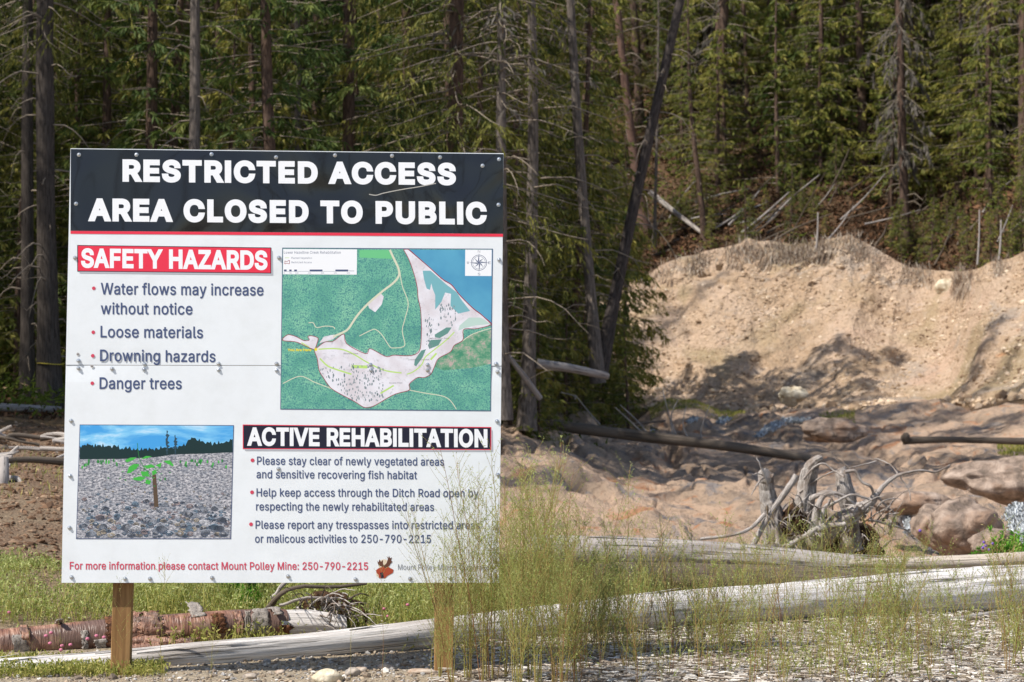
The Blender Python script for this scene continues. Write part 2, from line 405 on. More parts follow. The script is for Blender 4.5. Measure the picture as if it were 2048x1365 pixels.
def bedrock():
    y = np.geomspace(18.6, 64, 400); tx = np.linspace(-.03, .36, 520)
    Y, TX = np.meshgrid(y, tx, indexing='ij'); X = TX * Y
    Z = rock_z(X, Y)
    mb = MB(); mb.add(np.stack([X, Y, Z], -1).reshape(-1, 3), grid_faces(*X.shape), 0, 0)
    M = Mat('bedrock_stone', .8, .25); co = M.coords('obj', (1, .55, 1.4))
    a = M.noise(co, .55, 5, .6, .8); b = M.noise(co, 1.3, 6, .62, 1.2); f = M.noise(co, 11, 7, .7)
    c = M.ramp(a, [(.30, lin(132, 116, 102)), (.42, lin(182, 158, 136)), (.55, lin(208, 178, 152)), (.7, lin(196, 168, 144))])
    c = M.mix(M.rng01(b, .57, .66, 0, .75), c, lin(192, 130, 88))
    c = M.mix(M.rng01(b, .44, .36, 0, .8), c, lin(138, 134, 134))
    c = M.mix(M.rng01(f, .5, .3, 0, .5), c, lin(96, 80, 68))
    c = M.mix(M.rng01(f, .62, .72, 0, .6), c, lin(196, 172, 152))
    M.color(c).bump(M.math('ADD', f, b), 1.0, .14)
    return link('bedrock', mb.mesh('bedrock', [M.m]), kind='structure')
bedrock()

# creek water: a thin sheet lying in the channel, white where it falls over the steps
def creek():
    px = np.linspace(1300, 1860, 160); v = np.linspace(-1, 1, 22)
    P, Vv = np.meshgrid(px, v); yc = channel_y(P) + Vv * .95
    X = (P - 1024) / FPX * yc
    Z0 = rock_z(X, yc)
    step = np.interp(P, [1300, 1400, 1440, 1500, 1540, 1600, 1680, 1800, 1960], [0, 0, 0, 0, 0, 0, 0, 0, 0])
    Z = rock_z((P - 1024) / FPX * channel_y(P), channel_y(P)) + .17 + .03 * fbm(P * .09, Vv * 3, 0, 3, 70) + step - .5 * np.abs(Vv) ** 4 - .5 * np.clip((P - 1740) / 120, 0, 1)
    mb = MB(); mb.add(np.stack([X, yc, Z], -1).reshape(-1, 3), grid_faces(*X.shape), 0, 0)
    M = Mat('creek_water', .12, .6); co = M.coords('obj', (.7, 3.0, 1)); n = M.noise(co, 1.6, 6, .65, 1.0)
    c = M.ramp(n, [(.46, lin(50, 44, 36)), (.56, lin(90, 84, 76)), (.62, lin(225, 228, 232))])
    M.color(c).bump(n, .5, .05)
    return link('creek_water', mb.mesh('creek_water', [M.m]), kind='structure')
creek()

# ------------------------------------------------------------------ the notice board
DS = 12.9
cs_ = [at(141, 297, 1), at(1007, 307, 1), at(998, 1166, 1), at(123, 1166, 1)]
dep = [0.99926, 1.01090, 1.00074, 0.98910]
crn = []
for (px, py), k in zip([(141, 297), (1007, 307), (998, 1166), (123, 1166)], dep):
    crn.append(CAM + ray(px, py) * DS * k)
crn = np.array(crn)
SO = crn.mean(0); su = norm((crn[1] - crn[0]) + (crn[2] - crn[3])); sn = norm(np.cross(su, (crn[0] - crn[3]) + (crn[1] - crn[2]))); sv = np.cross(sn, su)
# sn points towards the camera
base = SO - sv * (SO[2] / sv[2]); SB = np.array([base[0], base[1], 0.0])
RM = np.array([su, sv, sn]).T            # local x = right, y = up, z = out of the board
board = thing('notice_board', 'large white restricted access notice board with black header, map and photo on two wooden posts', 'sign', SB, rot=Matrix(RM.tolist()).to_quaternion())

def S(px, py, off=0.0):
    """photo pixel -> local point on the board, off metres proud of its face"""
    r = ray(px, py); t = np.dot(SO - CAM, sn) / np.dot(r, sn); p = CAM + r * t
    q = RM.T @ (p - SB); q[2] += off * .15
    return q
def SP(pts, off): return np.array([S(a, b, off) for a, b in pts])

def poly_mesh(name, pts3, mat, thick=0.0):
    """one flat printed shape: a filled polygon"""
    P = np.array(pts3); xy = [Vector((p[0], p[1])) for p in P]
    n = len(xy)
    r = delaunay_2d_cdt(xy, [], [list(range(n))], 1, 1e-6)
    V = [(v[0], v[1], P[:, 2].mean()) for v in r[0]]
    me = bpy.data.meshes.new(name); me.from_pydata(V, [], [f for f in r[2]]); me.materials.append(mat); me.update()
    return me

WHITE = Mat('white_sign_face', .32, .45)
_co = WHITE.coords('obj'); _n = WHITE.noise(_co, 1.6, 2); _d = WHITE.noise(_co, 7, 6, .7)
WHITE.color(WHITE.mix(WHITE.rng01(_d, .45, .75, 0, .35), (0.80, 0.83, 0.86), (0.66, 0.68, 0.68))).bump(_n, .35, .03)
BLACK = Mat("black_header_print", .07, .55)
_co = BLACK.coords('obj'); _n = BLACK.noise(_co, 1.5, 2, .4, .6)
BLACK.color((0.012, 0.012, 0.015)).bump(_n, .8, .06)
WHITEP = flat('white_print', (0.88, 0.89, 0.92), .35); RED = flat('red_print', (0.80, 0.035, 0.075), .35)
NAVY = flat('navy_text_print', (0.065, 0.09, 0.19), .4); PINKRED = flat('red_text_print', (0.62, 0.06, 0.11), .4); BLK = flat('black_print', (0.012, 0.012, 0.03), .35)
STEEL = Mat('screw_steel', .35, .5).color((.55, .56, .58)).m; STEEL.node_tree.nodes['Principled BSDF'].inputs['Metallic'].default_value = .8
EDGE = flat('panel_edge', (.74, .75, .75), .6)
LUMBER = Mat('post_lumber', .8, .2)
_g = LUMBER.noise(LUMBER.coords('obj', (22, 1.2, 22)), 1.6, 5, .6, .6); _b = LUMBER.noise(LUMBER.coords('obj', (3, .8, 3)), 1.5, 3)
LUMBER.color(LUMBER.mix(LUMBER.rng01(_b, .4, .7, 0, .5), LUMBER.ramp(_g, [(.3, lin(112, 80, 48)), (.5, lin(148, 112, 70)), (.72, lin(172, 136, 92))]), lin(120, 94, 66))).bump(_g, .4, .004)
LUMBER = LUMBER.m

def box_mesh(name, x0, x1, y0, y1, z0, z1, mats, bev=.003):
    import bmesh
    bm = bmesh.new(); bmesh.ops.create_cube(bm, size=1)
    for v in bm.verts: v.co = Vector((x0 + (v.co.x + .5) * (x1 - x0), y0 + (v.co.y + .5) * (y1 - y0), z0 + (v.co.z + .5) * (z1 - z0)))
    if bev: bmesh.ops.bevel(bm, geom=bm.edges[:], offset=bev, segments=1, affect='EDGES')
    me = bpy.data.meshes.new(name); bm.to_mesh(me); bm.free()
    for m in mats: me.materials.append(m)
    return me

def panel(name, c4, th, parent, mat, bow=None):
    """sheet of painted plywood: front face grid that can bow, sides and back"""
    n, m = 14, 40
    u = np.linspace(0, 1, m); v = np.linspace(0, 1, n)
    U, Vv = np.meshgrid(u, v)
    tl, tr, br, bl = [np.array(q) for q in c4]
    P = (tl * (1 - U[..., None]) + tr * U[..., None]) * (1 - Vv[..., None]) + (bl * (1 - U[..., None]) + br * U[..., None]) * Vv[..., None]
    if bow is not None: P[..., 2] += bow(U, Vv)
    Bk = P.copy(); Bk[..., 2] = tl[2] - th
    mb = MB(); f = grid_faces(n, m)[:, ::-1]
    mb.add(P.reshape(-1, 3), f, 0); 
    ring = [(0, j) for j in range(m)] + [(i, m - 1) for i in range(1, n)] + [(n - 1, j) for j in range(m - 2, -1, -1)] + [(i, 0) for i in range(n - 2, 0, -1)]
    A = np.array([P[i, j] for i, j in ring]); B = np.array([Bk[i, j] for i, j in ring]); k = len(ring)
    F = np.array([(q, (q + 1) % k, (q + 1) % k + k, q + k) for q in range(k)])
    mb.add(np.vstack([A, B]), F, 1)
    cb = np.array([Bk[0, 0], Bk[0, -1], Bk[-1, -1], Bk[-1, 0]]); mb.add(cb, np.array([[0, 1, 2, 3]]), 1)
    me = mb.mesh(name, [mat, EDGE], smooth=False)
    return link(name, me, parent)

seam_l, seam_r = (131, 732), (1003, 733)
up = [S(141, 297), S(1007, 307), S(1003, 732), S(131.5, 730)]
lo = [S(131.5, 731.0), S(1003, 733.0), S(998, 1166), S(123, 1166)]
pu = panel('upper_panel', up, .016, board, WHITE.m, lambda U, V: -.0012 - .003 * np.exp(-((1 - V) / .06) ** 2) * np.clip(np.sin(U * 9.5 + .6), 0, 1))
pl = panel('lower_panel', lo, .016, board, WHITE.m, lambda U, V: -.0012 - .006 * np.exp(-(V / .05) ** 2) * np.clip(np.sin(U * 7 + 2), 0, 1))
# header
link('header_band', poly_mesh('header_band', SP([(141.6, 298.5), (1006.4, 308.5), (1006, 468), (141, 462)], .001), BLACK.m), board)
link('red_stripe', poly_mesh('red_stripe', SP([(141, 462.3), (1006, 468.3), (1006, 474), (141, 468)], .001), RED), board)

# ---- lettering: outlines of a sans face, emboldened, overlaps resolved, laid flat on the board
FONT = None
try:
    FONT = bpy.data.fonts.load(bpy.utils.system_resource('DATAFILES', path='fonts') + '/Inter.woff2')
except Exception as e:
    print('font fallback', e)
def outlines(text, space):
    c = bpy.data.curves.new('tmp', 'FONT'); c.body = text; c.space_character = space
    if FONT: c.font = FONT
    o = bpy.data.objects.new('tmp', c); C.objects.link(o)
    cc = o.to_curve(bpy.context.evaluated_depsgraph_get()); res = []
    for sp in cc.splines:
        bp = sp.bezier_points; n = len(bp); pts = []
        for i in range(n):
            a, b = bp[i], bp[(i + 1) % n]
            p0, p1, p2, p3 = a.co.xy, a.handle_right.xy, b.handle_left.xy, b.co.xy
            straight = (abs((p1 - p0).cross(p3 - p0)) < 1e-4 and abs((p2 - p0).cross(p3 - p0)) < 1e-4)
            k = 1 if straight else 5
            for q in range(k):
                t = q / k; s = 1 - t
                pts.append(tuple(p0 * s ** 3 + p1 * 3 * s * s * t + p2 * 3 * s * t * t + p3 * t ** 3))
        P = [pts[0]]
        for p in pts[1:]:
            if (p[0] - P[-1][0]) ** 2 + (p[1] - P[-1][1]) ** 2 > 1e-8: P.append(p)
        if len(P) > 2: res.append(np.array(P))
    ser = [k for k, P in enumerate(res) if len(P) == 12 and abs(np.ptp(P[:, 0]) - .238) < .01 and abs(np.ptp(P[:, 1]) - .509) < .01]
    x0s = [res[k][:, 0].min() for k in ser]
    for k in range(len(res)):                     # a plain upright for the capital I, with the gap closed up
        mnx = res[k][:, 0].min(); sh = sum(.13 for x in x0s if x < mnx - 1e-4)
        if k in ser: a = mnx + .087 - .065; res[k] = np.array([[a, 0], [a, .509], [a + .065, .509], [a + .065, 0]])
        res[k] = res[k] - [sh, 0]
    o.to_curve_clear(); bpy.data.objects.remove(o); bpy.data.curves.remove(c)
    return res
def embolden(P, off):
    if off == 0: return P
    a = np.roll(P, 1, 0); b = np.roll(P, -1, 0)
    d1 = norm(P - a); d2 = norm(b - P)
    n1 = np.stack([d1[:, 1], -d1[:, 0]], 1); n2 = np.stack([d2[:, 1], -d2[:, 0]], 1)
    h = n1 + n2; l = np.maximum((h ** 2).sum(1), .9)
    return P + h * (2 * off / l)[:, None] * .5 * 1.0 * 1.0 if False else P + h * (off * 2 / l)[:, None]
def area(P): return .5 * np.sum(P[:, 0] * np.roll(P[:, 1], -1) - np.roll(P[:, 0], -1) * P[:, 1])
def text_tris(text, bold, space):
    cons = outlines(text, space)
    big = max(cons, key=lambda P: abs(area(P))); sgn = 1 if area(big) > 0 else -1
    cons = [embolden(P, bold * sgn) for P in cons]
    # resolve letter by letter: groups of contours that touch
    bx = [(P[:, 0].min(), P[:, 0].max()) for P in cons]
    idx = sorted(range(len(cons)), key=lambda i: bx[i][0]); groups = []; cur = []; mx = -1e9
    for i in idx:
        if cur and bx[i][0] > mx: groups.append(cur); cur = []; mx = -1e9
        cur.append(i); mx = max(mx, bx[i][1])
    groups.append(cur)
    V = []; F = []
    for g in groups:
        vs = []; ed = []
        for i in g:
            o = len(vs); k = len(cons[i]); vs += [Vector(p) for p in cons[i]]; ed += [(o + q, o + (q + 1) % k) for q in range(k)]
        r = delaunay_2d_cdt(vs, ed, [], 0, 1e-5)
        v = np.array([tuple(p) for p in r[0]]); f = np.array([t for t in r[2] if len(t) == 3])
        if not len(f): continue
        cen = v[f].mean(1); wn = np.zeros(len(cen))
        for i in g:
            P = cons[i]; Q = np.roll(P, -1, 0)
            for p, q in zip(P, Q):
                upw = (p[1] <= cen[:, 1]) & (q[1] > cen[:, 1]); dnw = (p[1] > cen[:, 1]) & (q[1] <= cen[:, 1])
                cr = (q[0] - p[0]) * (cen[:, 1] - p[1]) - (cen[:, 0] - p[0]) * (q[1] - p[1])
                wn += (upw & (cr > 0)).astype(int) - (dnw & (cr < 0)).astype(int)
        f = f[wn != 0]
        ar = (v[f[:, 1], 0] - v[f[:, 0], 0]) * (v[f[:, 2], 1] - v[f[:, 0], 1]) - (v[f[:, 2], 0] - v[f[:, 0], 0]) * (v[f[:, 1], 1] - v[f[:, 0], 1])
        f = f.copy(); fl = ar < 0; f[fl] = f[fl][:, ::-1]
        F.append(f + sum(map(len, V))); V.append(v)
    return np.vstack(V), np.vstack(F)
CAPH = max(P[:, 1].max() for P in outlines('H', 1))
def text(s, x0, y0, x1, y1, cap, mat, bold=0.0, space=1.0, off=.002, parent=None, name='lettering'):
    """s on a baseline from pixel (x0,y0) to (x1,y1), capitals cap pixels tall"""
    v, f = text_tris(s, bold, space)
    H = CAPH + 2 * bold
    mn, mx = v[:, 0].min(), v[:, 0].max()
    u = (v[:, 0] - mn) / (mx - mn); h = (v[:, 1] + bold) / H
    a, b = S(x0, y0, off), S(x1, y1, off); upv = S(x0, y0 - cap, off) - a
    P = a + (b - a) * u[:, None] + upv * h[:, None]
    me = bpy.data.meshes.new(name); me.from_pydata(P.tolist(), [], f.tolist()); me.materials.append(mat); me.update()
    return link(name, me, parent or board)

text('RESTRICTED ACCESS', 245, 364, 912, 371, 45, WHITEP, .047, 1.13)
text('AREA CLOSED TO PUBLIC', 176, 443, 974, 450, 46, WHITEP, .047, 1.13)
def bar(px4, mat, rim, name):
    b = link(name, poly_mesh(name, SP(px4, .0015), mat), board)
    (ax, ay), (bx_, by), (cx, cy), (dx, dy) = px4
    link('border', poly_mesh('border', SP([(ax - 1.5, ay - 1.5), (bx_ + 1.5, by - 1.5), (cx + 1.5, cy + 1.5), (dx - 1.5, dy + 1.5)], .001), rim), b)
    link('printed_shadow', poly_mesh('printed_shadow', SP([(dx + 3, dy - 4), (bx_ + 4, by + 5), (cx + 5, cy + 5), (dx + 3, dy + 5)], .0006), flat('shadow_print', (.45, .46, .50), .4)), b)
    return b
b1 = bar([(156, 492), (541, 497), (541, 546), (156, 542)], RED, BLK, 'heading_bar')
text('SAFETY HAZARDS', 162, 536, 535, 540.5, 39, WHITEP, .036, 1.04, .0025, b1)
b2 = bar([(487, 851), (981, 856), (981, 899), (487, 897)], BLK, RED, 'heading_bar')
text('ACTIVE REHABILITATION', 494, 892, 975, 895.5, 37, WHITEP, .036, 1.04, .0025, b2)
body = [('Water flows may increase', 201.5, 589.5, 527, 592), ('without notice', 201.5, 629, 385, 630), ('Loose materials', 201, 675.5, 406, 677), ('Drowning hazards', 200, 723, 431, 725), ('Danger trees', 199, 778.5, 363.5, 779)]
for s, x0, y0, x1, y1 in body: text(s, x0, y0, x1, y1, 23.5, NAVY, .012, 1.03)
small = [('Please stay clear of newly vegetated areas', 514, 930, 888, 932), ('and sensitive recovering fish habitat', 513, 957, 834, 959), ('Help keep access through the Ditch Road open by', 513, 993.5, 957, 995),
         ('respecting the newly rehabilitated areas', 512, 1021.5, 868, 1022.5), ('Please report any tresspasses into restricted areas', 511, 1058, 960, 1059), ('or malicous activities to 250-790-2215', 510, 1086, 862, 1086.5)]
for s, x0, y0, x1, y1 in small: text(s, x0, y0, x1, y1, 16.5, NAVY, .010, 1.03)
text('For more information please contact Mount Polley Mine: 250-790-2215', 139.5, 1139.5, 736, 1140.5, 15.5, PINKRED, .012, 1.03)
text('Mount Polley Mining Corporation', 796, 1140, 985, 1141, 11, flat('grey_text_print', (.25, .26, .28), .4), 0, 1.03)
def disc(cx, cy, r, off, n=18, ry=None): return SP([(cx + r * math.cos(a), cy + (ry or r) * math.sin(a)) for a in np.linspace(0, 2 * math.pi, n, endpoint=False)], off)
for cx, cy, r in [(187.5, 577, 3.6), (186.5, 665, 3.6), (185.5, 712, 3.6), (184.5, 767, 3.6), (505, 921, 3.8), (504, 985, 3.8), (502, 1049, 3.8)]:
    link('bullet', poly_mesh('bullet', disc(cx, cy, r, .0018), PINKRED), board)

# ---- the map print
def Z3(x, y): return (550 + x / 3.7915, 480 + y / 3.7915)
def Z3P(pts): return [Z3(a, b) for a, b in pts]
MG = Mat('map_forest_print', .35, .4); _c = MG.coords('obj'); _v = MG.voro(_c, 150); _n = MG.noise(_c, 7, 5, .6); _n2 = MG.noise(_c, 130, 3, .7)
MG.color(MG.mix(MG.rng01(MG.math('ADD', MG.math('MULTIPLY', _v, .8), MG.math('MULTIPLY', _n2, .5)), .45, .95), MG.ramp(_n, [(.35, lin(96, 166, 142)), (.5, lin(118, 188, 158)), (.66, lin(146, 208, 172))]), lin(70, 132, 136)))
ML = Mat('map_lake_print', .35, .4); ML.color(ML.ramp(ML.noise(ML.coords('obj'), 3, 4), [(.35, lin(70, 142, 184)), (.65, lin(92, 166, 198))]))
MT = Mat('map_tailings_print', .35, .4); _c = MT.coords('obj'); MT.color(MT.mix(MT.rng01(MT.noise(_c, 26, 6, .7, 1), .55, .72, 0, .6), MT.ramp(MT.noise(_c, 9, 5), [(.35, lin(214, 206, 212)), (.6, lin(232, 230, 238))]), lin(150, 150, 156)))
MK = flat('map_teal_print', lin(120, 178, 188), .35); MS = flat('map_shallows_print', lin(188, 212, 204), .35); MRd = flat('map_road_print', lin(214, 214, 190), .35)
MB_ = flat('map_boundary_print', lin(150, 50, 70), .35); MGr = flat('map_planting_print', lin(186, 220, 120), .35); MDk = flat('map_trees_print', lin(132, 146, 152), .35); MPd = flat('map_pond_print', lin(100, 146, 138), .35)
MMix = Mat('map_scrub_print', .35, .4); _c = MMix.coords('obj'); MMix.color(MMix.ramp(MMix.noise(_c, 22, 6, .75), [(.4, lin(70, 140, 110)), (.52, lin(120, 164, 134)), (.64, lin(190, 170, 165))])); MMix = MMix.m
mapo = link('map_print', poly_mesh('map_print', SP(Z3P([(60, 66), (1647, 74), (1632, 1294), (46, 1281)]), .0012), MG.m), board)
def mp(name, pts, mat, off): return link(name, poly_mesh(name, SP(Z3P(pts), off), mat), mapo)
def strip(pts, wpx, off, mat, name, closed=False, z=Z3, parent=None):
    Q = np.array([z(*p) for p in pts]); Q = Q if not closed else np.vstack([Q, Q[:1]])
    Q = path(np.c_[Q, np.zeros(len(Q))], len(Q) * 4)[:, :2] if len(Q) > 2 else Q
    T = norm(np.gradient(Q, axis=0)); Nn = np.c_[-T[:, 1], T[:, 0]] * wpx / 2
    A = SP(Q + Nn, off); B = SP(Q - Nn, off); k = len(Q)
    me = bpy.data.meshes.new(name); me.from_pydata(np.vstack([A, B]).tolist(), [], [(i, i + 1, k + i + 1, k + i) for i in range(k - 1)]); me.materials.append(mat); me.update()
    return link(name, me, parent or mapo)
link('frame_line', poly_mesh('frame_line', SP(Z3P([(55, 60), (1652, 68), (1637, 1300), (40, 1287)]), .0007), NAVY), mapo)
mp('lake_print', [(1015, 75), (1647, 78), (1640, 632), (1560, 565), (1500, 520), (1400, 420), (1340, 345), (1270, 300), (1160, 200), (1080, 130)], ML.m, .0016)
mp('scrub_print', [(1640, 680), (1500, 715), (1425, 765), (1360, 800), (1330, 850), (1240, 900), (1200, 960), (1280, 990), (1500, 970), (1636, 940)], MMix, .0015)
TAIL = [(975, 75), (1015, 75), (1080, 130), (1160, 200), (1270, 300), (1340, 345), (1400, 420), (1500, 520), (1560, 565), (1640, 635), (1610, 655), (1520, 675), (1430, 680), (1425, 760), (1360, 800), (1330, 850), (1240, 900), (1210, 960), (1180, 1020), (1130, 1045), (1080, 1045), (1018, 1095), (1018, 1140), (900, 1175), (750, 1260), (680, 1272), (600, 1225), (430, 1130), (370, 1050), (335, 990), (320, 900), (300, 840), (330, 810), (380, 775), (440, 770), (520, 715), (545, 790), (690, 865), (720, 825), (840, 885), (900, 875), (1000, 880), (1060, 870), (1100, 830), (1110, 700), (1105, 540), (1085, 440), (1080, 370), (1060, 280), (1020, 160)]
ARM = [(62, 745), (100, 720), (160, 735), (220, 765), (260, 760), (250, 735), (275, 728), (325, 745), (320, 780), (298, 830), (240, 810), (160, 775), (62, 765)]
mp('tailings_print', TAIL, MT.m, .0018); mp('tailings_print', ARM, MT.m, .0018)
mp('deep_water_print', [(1120, 235), (1180, 235), (1300, 340), (1380, 400), (1410, 450), (1480, 540), (1390, 560), (1330, 500), (1335, 410), (1290, 400), (1262, 470), (1215, 530), (1215, 420), (1195, 370), (1185, 330), (1175, 380), (1150, 370), (1130, 300)], MK, .0022)
mp('shallows_print', [(1400, 650), (1470, 590), (1560, 590), (1635, 638), (1520, 650), (1430, 672), (1390, 690)], MS, .0022)
for pd in ([(1210, 720), (1300, 665), (1340, 665), (1310, 710), (1250, 745), (1215, 740)], [(1160, 800), (1180, 760), (1265, 755), (1240, 800), (1170, 828)], [(1060, 910), (1110, 840), (1145, 830), (1120, 890), (1070, 960), (1055, 950)]): mp('pond_print', pd, MPd, .0024)
mp('clearing_print', [(705, 495), (800, 405), (825, 430), (810, 490), (760, 550), (715, 520)], MT.m, .0019)
mp('clearing_print', [(335, 785), (370, 735), (440, 720), (480, 722), (440, 755), (380, 772)], MT.m, .0019)
mp('field_print', [(640, 78), (860, 78), (890, 145), (640, 135)], flat('map_field_print', lin(110, 196, 136), .35), .0016)
strip([(870, 76), (905, 150), (935, 215), (940, 270), (900, 325), (810, 395), (700, 490), (620, 580), (560, 670), (520, 700), (440, 735)], 4.2, .0026, MRd, 'road_print')
for q in ([(945, 230), (965, 350), (1010, 480), (985, 600), (965, 690), (985, 790), (960, 815), (900, 820), (870, 810), (810, 720), (760, 680), (720, 690), (640, 730)], [(60, 1090), (190, 1035), (300, 1080), (430, 1130)],
          [(1020, 1140), (1150, 1165), (1270, 1185), (1330, 1220), (1375, 1285)], [(1425, 765), (1500, 715), (1640, 670)], [(255, 630), (290, 630), (315, 665), (380, 655), (440, 660), (455, 678)]): strip(q, 1.6, .0025, MRd, 'road_print')
for q, wq in (([(330, 830), (440, 825), (520, 835), (600, 870), (700, 930), (830, 990), (960, 1010)], 2.6), ([(1000, 1020), (1050, 1000), (1110, 950), (1140, 890), (1200, 840), (1300, 760), (1360, 700)], 2.2), ([(340, 900), (390, 950), (440, 975), (580, 1020)], 3), ([(580, 960), (700, 965)], 6), ([(800, 1165), (900, 1105)], 3), ([(1180, 910), (1225, 860)], 3.5), ([(200, 780), (260, 815)], 2)):
    strip(q, wq, .0023, MGr, 'planting_print')
strip(TAIL, 1.3, .0029, MB_, 'boundary_print', True); strip(ARM, 1.3, .0029, MB_, 'boundary_print', True)
strip([(1015, 76), (1160, 200), (1270, 298), (1340, 343), (1400, 418), (1500, 518), (1560, 563), (1642, 640)], 1.6, .0031, MB_, 'boundary_print')
rg = np.random.default_rng(5); mb = MB()
for k in range(330):
    a = rg.random(); bx2, by2 = (345 + 480 * rg.random(), 930 + 290 * rg.random()) if a < .8 else ((1140 + 60 * rg.random(), 560 + 260 * rg.random()) if a < .9 else (1240 + 130 * rg.random(), 480 + 170 * rg.random()))
    if a < .8 and (by2 < 930 + abs(bx2 - 600) * .2 or by2 > 1010 + (bx2 - 345) * .9 or (bx2 < 420 and by2 > 1050)): continue
    r0 = 5 + 9 * rg.random(); q = SP([Z3(bx2 + r0 * .5 * math.cos(t) * rg.uniform(.6, 1.2), by2 + r0 * math.sin(t)) for t in np.linspace(0, 6.28, 6)[:5]], .0027)
    mb.add(q[::-1], np.array([[0, 1, 2, 3, 4]]), 0)
o = link('tree_dots', mb.mesh('tree_dots', [MDk], False), mapo, kind='stuff')
leg = link('legend_box', poly_mesh('legend_box', SP(Z3P([(62, 70), (622, 73), (620, 265), (60, 262)]), .0032), WHITEP), board)
text('Lower Hazeltine Creek Rehabilitation', *Z3(68, 106), *Z3(498, 106), 5.2, NAVY, 0, 1.05, .0037, leg)
text('Planted Vegetation', *Z3(125, 145), *Z3(280, 145), 3.6, NAVY, 0, 1.05, .0037, leg); text('Restricted Access', *Z3(125, 178), *Z3(278, 178), 3.6, NAVY, 0, 1.05, .0037, leg)
strip([(74, 160), (90, 165), (108, 156), (110, 170), (108, 182), (92, 178), (74, 183), (76, 171)], 1.0, .0037, MB_, 'legend_key', True, parent=leg)
strip([(74, 137), (108, 137)], .9, .0037, MGr, 'legend_key', parent=leg)
for x0, x1 in ((68, 88), (108, 126), (146, 166), (263, 360), (458, 555)): link('scale_block', poly_mesh('scale_block', SP(Z3P([(x0, 226), (x1, 226), (x1, 239), (x0, 239)]), .0037), NAVY), leg)
strip([(68, 240), (555, 240)], .5, .0036, NAVY, 'scale_line', parent=leg)
for s, x in (('0', 70), ('50', 118), ('100', 166), ('200', 262), ('300', 360), ('400', 458), ('500', 555)): text(s, *Z3(x - 4 * len(s), 257), *Z3(x + 4 * len(s), 257), 2.4, NAVY, 0, 1.05, .0037, leg)
text('Meters', *Z3(560, 240), *Z3(600, 240), 2.4, NAVY, 0, 1.05, .0037, leg)
cmp_ = link('compass_box', poly_mesh('compass_box', SP(Z3P([(1443, 75), (1644, 76), (1641, 275), (1441, 274)]), .0032), WHITEP), board)
def cz(x, y): return Z3(1547 + x, 174 + y)
strip([(58 * math.cos(a), 58 * math.sin(a)) for a in np.linspace(0, 6.283, 25)[:-1]], 1.0, .0037, NAVY, 'compass_ring', True, z=cz, parent=cmp_)
strip([(48 * math.cos(a), 48 * math.sin(a)) for a in np.linspace(0, 6.283, 25)[:-1]], .6, .0037, NAVY, 'compass_ring', True, z=cz, parent=cmp_)
for k in range(8):
    a = k * math.pi / 4; R0 = 70 if k % 2 == 0 else 44; e = .32 if k % 2 == 0 else .28; r1 = 17
    link('compass_point', poly_mesh('compass_point', SP([cz(0, 0), cz(r1 * math.cos(a - e * 1.6), r1 * math.sin(a - e * 1.6)), cz(R0 * math.cos(a), R0 * math.sin(a))], .0039), NAVY), cmp_)
    strip([(0, 0), (R0 * math.cos(a), R0 * math.sin(a))], .5, .0038, NAVY, 'compass_point', z=cz, parent=cmp_)
for s, x, y in (('N', 0, -76), ('S', 0, 96), ('W', -84, 10), ('E', 80, 10)): text(s, *cz(x - 9, y), *cz(x + 9, y), 5, flat('grey_print', (.35, .35, .4)) if s == 'N' else NAVY, 0, 1, .0037, cmp_)
YEL = flat('yellow_print', (.85, .72, .03), .4)
text('You Are Here', *Z3(95, 845), *Z3(275, 845), 5.2, YEL, .03, 1.0, .0033, mapo)
link('star', poly_mesh('star', SP([Z3(310 + (18 if k % 2 == 0 else 8) * math.sin(k * math.pi / 5), 832 - (18 if k % 2 == 0 else 8) * math.cos(k * math.pi / 5)) for k in range(10)], .0033), YEL), mapo)
for s, x0, y0, x1 in (('Hazeltine Creek', 520, 868, 632), ('Sedimentation Pond', 1165, 752, 1320), ('Lower Pond Outlet', 1010, 914, 1170), ('Access Point', 865, 1090, 965)): text(s, *Z3(x0, y0), *Z3(x1, y0), 2.6, flat('map_label_print', lin(110, 105, 110)), 0, 1, .0033, mapo)

# ---- the photo print: cobbles, a sapling, dark tree line, sky
def Z5(x, y): return (110 + x / 3.792, 830 + y / 3.792)
def Z5P(pts): return [Z5(a, b) for a, b in pts]
PS = Mat('photo_sky_print', .35, .4); _c = PS.coords('obj', (1, 3.5, 1), (0, 0, .25)); PS.color(PS.ramp(PS.noise(_c, 2.6, 5, .6, .5), [(.42, lin(70, 160, 225)), (.56, lin(130, 200, 240)), (.68, lin(215, 236, 250))]))
PGm = Mat('photo_gravel_print', .35, .4); _c = PGm.coords('obj', (1, 1.8, 1)); PGm.color(PGm.mix(PGm.rng01(PGm.noise(_c, 60, 5, .75), .42, .6), lin(96, 100, 112), PGm.ramp(PGm.noise(_c, 14, 4, .7), [(.35, lin(168, 172, 182)), (.5, lin(204, 202, 206)), (.65, lin(226, 222, 226))])))
ph = link('photo_print', poly_mesh('photo_print', SP(Z5P([(191, 79), (1352, 84), (1330, 938), (164, 938)]), .0012), PGm.m), board)
def pp(name, pts, mat, off): return link(name, poly_mesh(name, SP(Z5P(pts), off), mat), ph)
link('frame_line', poly_mesh('frame_line', SP(Z5P([(187, 74), (1357, 79), (1335, 943), (159, 943)]), .0007), NAVY), ph)
pp('sky_print', [(191, 79), (1352, 84), (1348, 280), (1100, 290), (800, 300), (700, 325), (500, 330), (186, 330)], PS.m, .0016)
tl = [(1348, 285), (1100, 296), (900, 300), (760, 322), (500, 335), (186, 338)]
top = []
